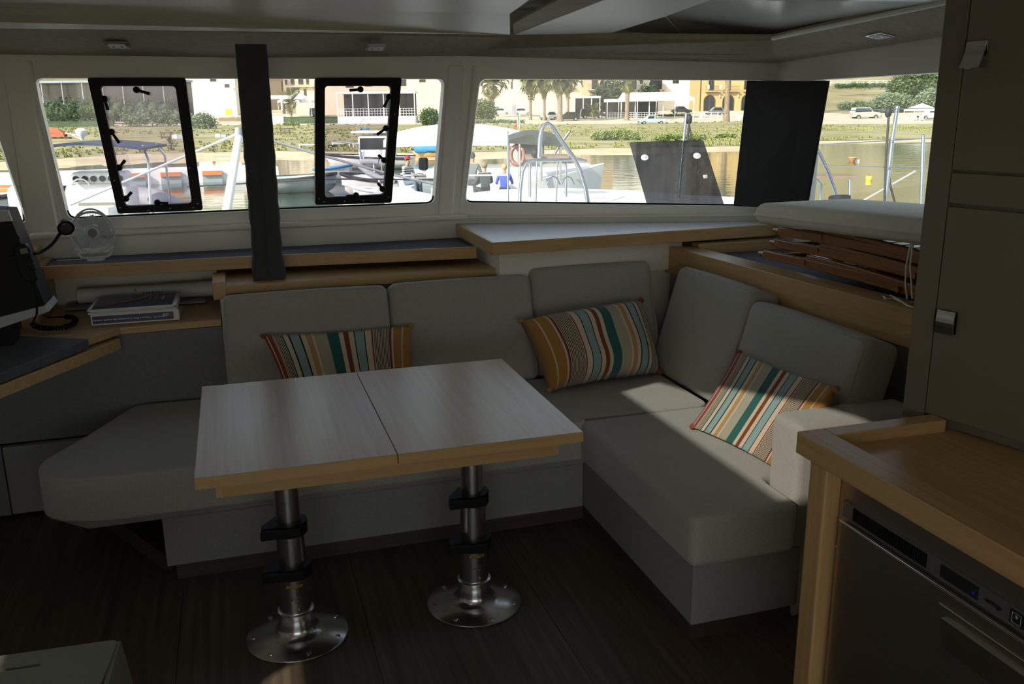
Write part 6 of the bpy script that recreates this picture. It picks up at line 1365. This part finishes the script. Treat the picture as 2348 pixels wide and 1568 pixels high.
# ---------------------------------------------------------------- own foredeck
dk_px = [(845, 446), (905, 428), (1000, 447), (1090, 441), (1150, 434), (1300, 431), (1440, 436), (1560, 446), (1700, 452), (1860, 462), (2150, 470)]
vs = []; fs = []
for i, (x, y) in enumerate(dk_px):
    far = onz(x, y, .80); near = onz(x + (40 if x < 1000 else 0), 560, .84); near = Vector((far.x*.62 + .35, 4.62 if x < 1200 else 4.75 - .0*i, .86)) if x < 1500 else Vector((2.75 + (x - 1500)*.0004, 4.3 - (x - 1500)*.0035, .86))
    low = far + FD*.25 - Vector((0, 0, .6))
    vs += [near, near.lerp(far, .6) + Vector((0, 0, .015)), far, low]
for i in range(len(dk_px) - 1):
    for j in range(3): fs.append((4*i + j, 4*i + 4 + j, 4*i + 5 + j, 4*i + 1 + j))
struct(MB().add(vs, fs).build('foredeck', M['gelw'], None, True), 'white foredeck of the catamaran')
struct(MB().box((-2.2, 4.7, .30), (3.6, 11.6, .36)).build('trampoline', bmat('grey_net', (.25, .25, .25), .9, var=.1)), 'trampoline netting between the bows')
# open smoked deck hatch
hq = [AT(1443, 328, 6.3), AT(1612, 323, 6.3), AT(1668, 497, 6.0), AT(1491, 497, 6.0)]
hk = thing('deck_hatch', 'open smoked acrylic deck hatch lid standing behind the windscreen', 'hatch', tuple(hq[2]))
hn = (hq[1] - hq[0]).cross(hq[3] - hq[0]).normalized(); hn = hn if hn.dot(EYE - hq[0]) > 0 else -hn
def inset(q, k): c = sum(q, Vector())/4; return [c + (p - c)*k for p in q]
MB().prism(hq, hn*.012).build('lid', M['smoke'], hk, bevel=.002)
for x, y in ((1478, 362), (1598, 358)):
    c = onpl(x, y, hq[0] + hn*.013, hn)
    kk_ = MB().lathe([(.026, 0), (.026, .006), (.017, .010)], tuple(c), 20, tuple(hn)).build('handle_boss', M['greyp'], hk, True); MB().lathe([(.011, .010), (.009, .014)], tuple(c), 14, tuple(hn)).build('handle_key', M['greyp'], kk_, True)
c = onpl(1617, 405, hq[0] + hn*.013, hn); MB().box(c - Vector((.012, .012, .012)), c + Vector((.012, .012, .012))).build('latch_pad', M['greyp'], hk, bevel=.003)
# rigging strut and stays
rg = thing('bow_strut', 'white aluminium bow strut with two diagonal stays', 'strut', tuple(AT(518, 500, 9)))
MB().tube([AT(548, 312, 9), AT(520, 482, 8.9), AT(510, 535, 8.9)], [.040, .046, .046], 12).build('strut', M['white'], rg, True)
MB().lathe([(.03, -.05), (.045, 0), (.03, .06)], tuple(AT(548, 306, 9)), 12).build('strut_cap', M['rubber'], rg, True)
MB().tube([AT(549, 305, 9), AT(160, 470, 8.0)], .012, 8).build('stay', M['white'], rg, True); MB().tube([AT(549, 300, 9), AT(722, 352, 9.4), AT(905, 402, 9.8), AT(1010, 425, 10)], .013, 8).build('stay', M['rubber'], rg, True)
ln = tag(MB().tube([AT(430, 428, 10), AT(745, 410, 10), AT(1000, 412, 10)], .010, 6).build('mooring_line', M['blackr'], None, True), 'dark mooring line stretched before the moored boats', 'rope')
bp_ = thing('bow_rail', 'thick dark padded bow rail loop in front of the white launch', 'rail', tuple(AT(840, 420, 11)))
MB().tube([AT(x, y, 11) for x, y in ((905, 416), (870, 408), (842, 394), (826, 380), (824, 374), (830, 371), (850, 370), (868, 372))], .038, 10).build('padded_tube', M['rubber'], bp_, True)
MB().tube([AT(x, y, 11) for x, y in ((828, 372), (826, 356), (833, 348), (834, 372))], .012, 8).build('hoop', M['steel'], bp_, True); MB().tube([AT(857, 376, 11), AT(858, 405, 11)], .012, 8).build('upright', M['steel'], bp_, True); MB().tube([AT(870, 408, 11), AT(872, 470, 11), AT(872, 484, 11)], .02, 8).build('foot', M['steel'], bp_, True)
# tall steel arch and deck rail
ac = thing('steel_arch', 'tall bent stainless steel tube arch on the foredeck', 'steel arch', tuple(AT(1300, 440, 7.2)))
pth = [(1236, 362), (1238, 320), (1241, 300), (1247, 287), (1256, 283), (1266, 290), (1290, 326), (1316, 362), (1330, 390), (1343, 432), (1350, 476)]
MB().tube([AT(x, y, 7.2) for x, y in pth], .018, 12).build('tube', M['rails'], ac, True)
rl2 = thing('deck_rail', 'low stainless steel U-shaped deck rail with cross wires', 'rail', tuple(AT(1240, 440, 7.4)))
MB().tube([AT(x, y, 7.4) for x, y in ((1192, 475), (1193, 436), (1198, 395), (1206, 376), (1220, 368), (1330, 366), (1345, 370))], .014, 10).build('tube', M['rails'], rl2, True)
for px in (1231, 1278): MB().tube([AT(px, 368, 7.4), AT(px - 3, 475, 7.4)], .008, 8).build('upright', M['rails'], rl2, True)
MB().tube([AT(1164, 300, 7.4), AT(1165, 475, 7.4)], .008, 8).build('stanchion', M['rails'], rl2, True); MB().tube([AT(1072, 402, 7.3), AT(1164, 401, 7.4)], .007, 6).build('guard_wire', M['white'], rl2, True)
for c0 in (1262, 1295): MB().tube([AT(x, y, 7.2) for x, y in ((c0 - 8, 424), (c0 - 2, 410), (c0 + 6, 405), (c0 + 14, 408), (c0 + 22, 424))], .008, 8).build('hoop', M['rails'], rl2, True)
sb_ = thing('deck_bench', 'teak slat bench on steel legs beyond the deck rail', 'bench', tuple(AT(1270, 372, 8)))
MB().hexa([AT(1205, 358, 8), AT(1305, 357, 8), AT(1305, 366, 8), AT(1205, 366, 8)], [p + FD*.35 for p in (AT(1205, 358, 8), AT(1305, 357, 8), AT(1305, 366, 8), AT(1205, 366, 8))]).build('slat_board', M['teak'], sb_); [MB().tube([AT(px, 364, 8.1), AT(px, 465, 8.1)], .012, 8).build('leg', M['rails'], sb_, True) for px in (1215, 1298)]; MB().ball(AT(1228, 352, 7.9), .04, 10, 7, (1, 1, 1.1)).build('winch', M['blackr'], sb_, True)
# starboard stanchions seen through the side window
st_ = thing('guard_stanchion', 'tall stainless stanchion with black line beside the side window', 'stanchion', tuple(AT(2030, 470, 6.2)))
MB().tube([AT(2058, 244, 6.2), AT(2046, 320, 6.2), AT(2031, 462, 6.2), AT(2025, 520, 6.2)], .014, 12).build('tube', M['rails'], st_, True)
MB().tube([AT(2038, 262, 6.15), AT(2032, 350, 6.15), AT(2028, 462, 6.15)], .008, 8).build('black_line', M['blackr'], st_, True)
MB().ball(AT(2037, 258, 6.15), .024, 10, 8, (1, 1, 1.5)).build('block', M['blackr'], st_, True)
MB().tube([AT(2040, 320, 6.25), AT(2040, 420, 6.2), AT(2052, 465, 6.2)], .007, 8).build('black_line', M['blackr'], st_, True)
s2_ = thing('guard_stanchion', 'short stainless stanchion next to the tall cabinet', 'stanchion', tuple(AT(2112, 470, 6.0)))
MB().tube([AT(2117, 312, 6.0), AT(2111, 520, 6.0)], .012, 12).build('tube', M['rails'], s2_, True); MB().ball(AT(2117, 312, 6.0), .013, 8, 6).build('cap', M['rails'], s2_, True)
for a, b, nm in (((1880, 255), (2200, 246), 'upper guard wire crossing the side window'), ((1870, 332), (2200, 313), 'middle guard wire above the yellow buoy'), ((1862, 378), (2200, 388), 'lower guard wire behind the tall stanchion')):
    tag(MB().tube([AT(*a, 6.3), AT(*b, 6.05)], .004, 6).build('guard_wire', M['rails'], None, True), nm, 'wire', 'guard wires')
tag(MB().tube([AT(1965, 468, 6.4), AT(2100, 392, 6.1)], .007, 8).build('diagonal_stay', M['greyp'], None, True), 'pale diagonal stay rising across the side window', 'rope')
cr_ = thing('curved_rail', 'curved stainless tube beside the black blackout panel', 'rail', tuple(AT(1922, 462, 6.6)))
MB().tube([AT(x, y, 6.6) for x, y in ((1868, 330), (1882, 358), (1900, 395), (1914, 435), (1923, 466))], .014, 10).build('tube', M['rails'], cr_, True)
sl2 = thing('pulpit_bench', 'narrow teak pulpit bench on steel legs over the water', 'bench', tuple(AT(1900, 470, 7.6)))
MB().hexa([AT(1830, 403, 7.6), AT(1977, 404, 7.6), AT(1974, 411, 7.6), AT(1830, 411, 7.6)], [p + FD*.3 for p in (AT(1830, 403, 7.6), AT(1977, 404, 7.6), AT(1974, 411, 7.6), AT(1830, 411, 7.6))]).build('board', M['teak'], sl2)
MB().tube([AT(1855, 413, 7.6), AT(1874, 414, 7.6), AT(1882, 424, 7.6), AT(1882, 470, 7.6)], .013, 10).build('leg', M['rails'], sl2, True); MB().tube([AT(1949, 412, 7.6), AT(1949, 470, 7.6)], .013, 10).build('leg', M['rails'], sl2, True)
rc = MB()
for k in range(5): rc.tube([AT(1925 + 22*math.cos(a), 458 + 5*math.sin(a) - k*1.5, 6.5) + FD*.06*math.sin(a) for a in [2*math.pi*q/16 for q in range(16)]], .010, 6, True)
tag(rc.build('rope_coil', M['blackr'], None, True), 'coil of dark rope on the deck below the curved rail', 'rope')
s4 = thing('mast_stanchion', 'pair of steel stanchion tubes with black strap behind the deck hatch', 'stanchion', tuple(AT(1572, 330, 8)))
MB().tube([AT(1574, 260, 8), AT(1567, 326, 8), AT(1555, 465, 8)], .014, 10).build('tube', M['rails'], s4, True); MB().tube([AT(1582, 266, 8), AT(1576, 326, 8)], .010, 8).build('strap', M['blackr'], s4, True); MB().tube([AT(1579, 280, 8), AT(1588, 326, 8)], .008, 8).build('strap', M['blackr'], s4, True); MB().ball(AT(1580, 273, 8), .03, 8, 6, (1, 1, 1.6)).build('block', M['blackr'], s4, True)
# boat moored to port, seen through the port windscreen
b_, s_, L_, H_ = boat('motorboat', 'white boat deck with orange hatch seen past the port pillar', 10, 505, 260, 3.0, 66, R(5), 'gelw', 'boats moored nearby', False)
MB().box((-.2, -.4, H_), (.8, .5, H_ + .12)).build('deck_hatch', M['orange'], b_, bevel=.03)
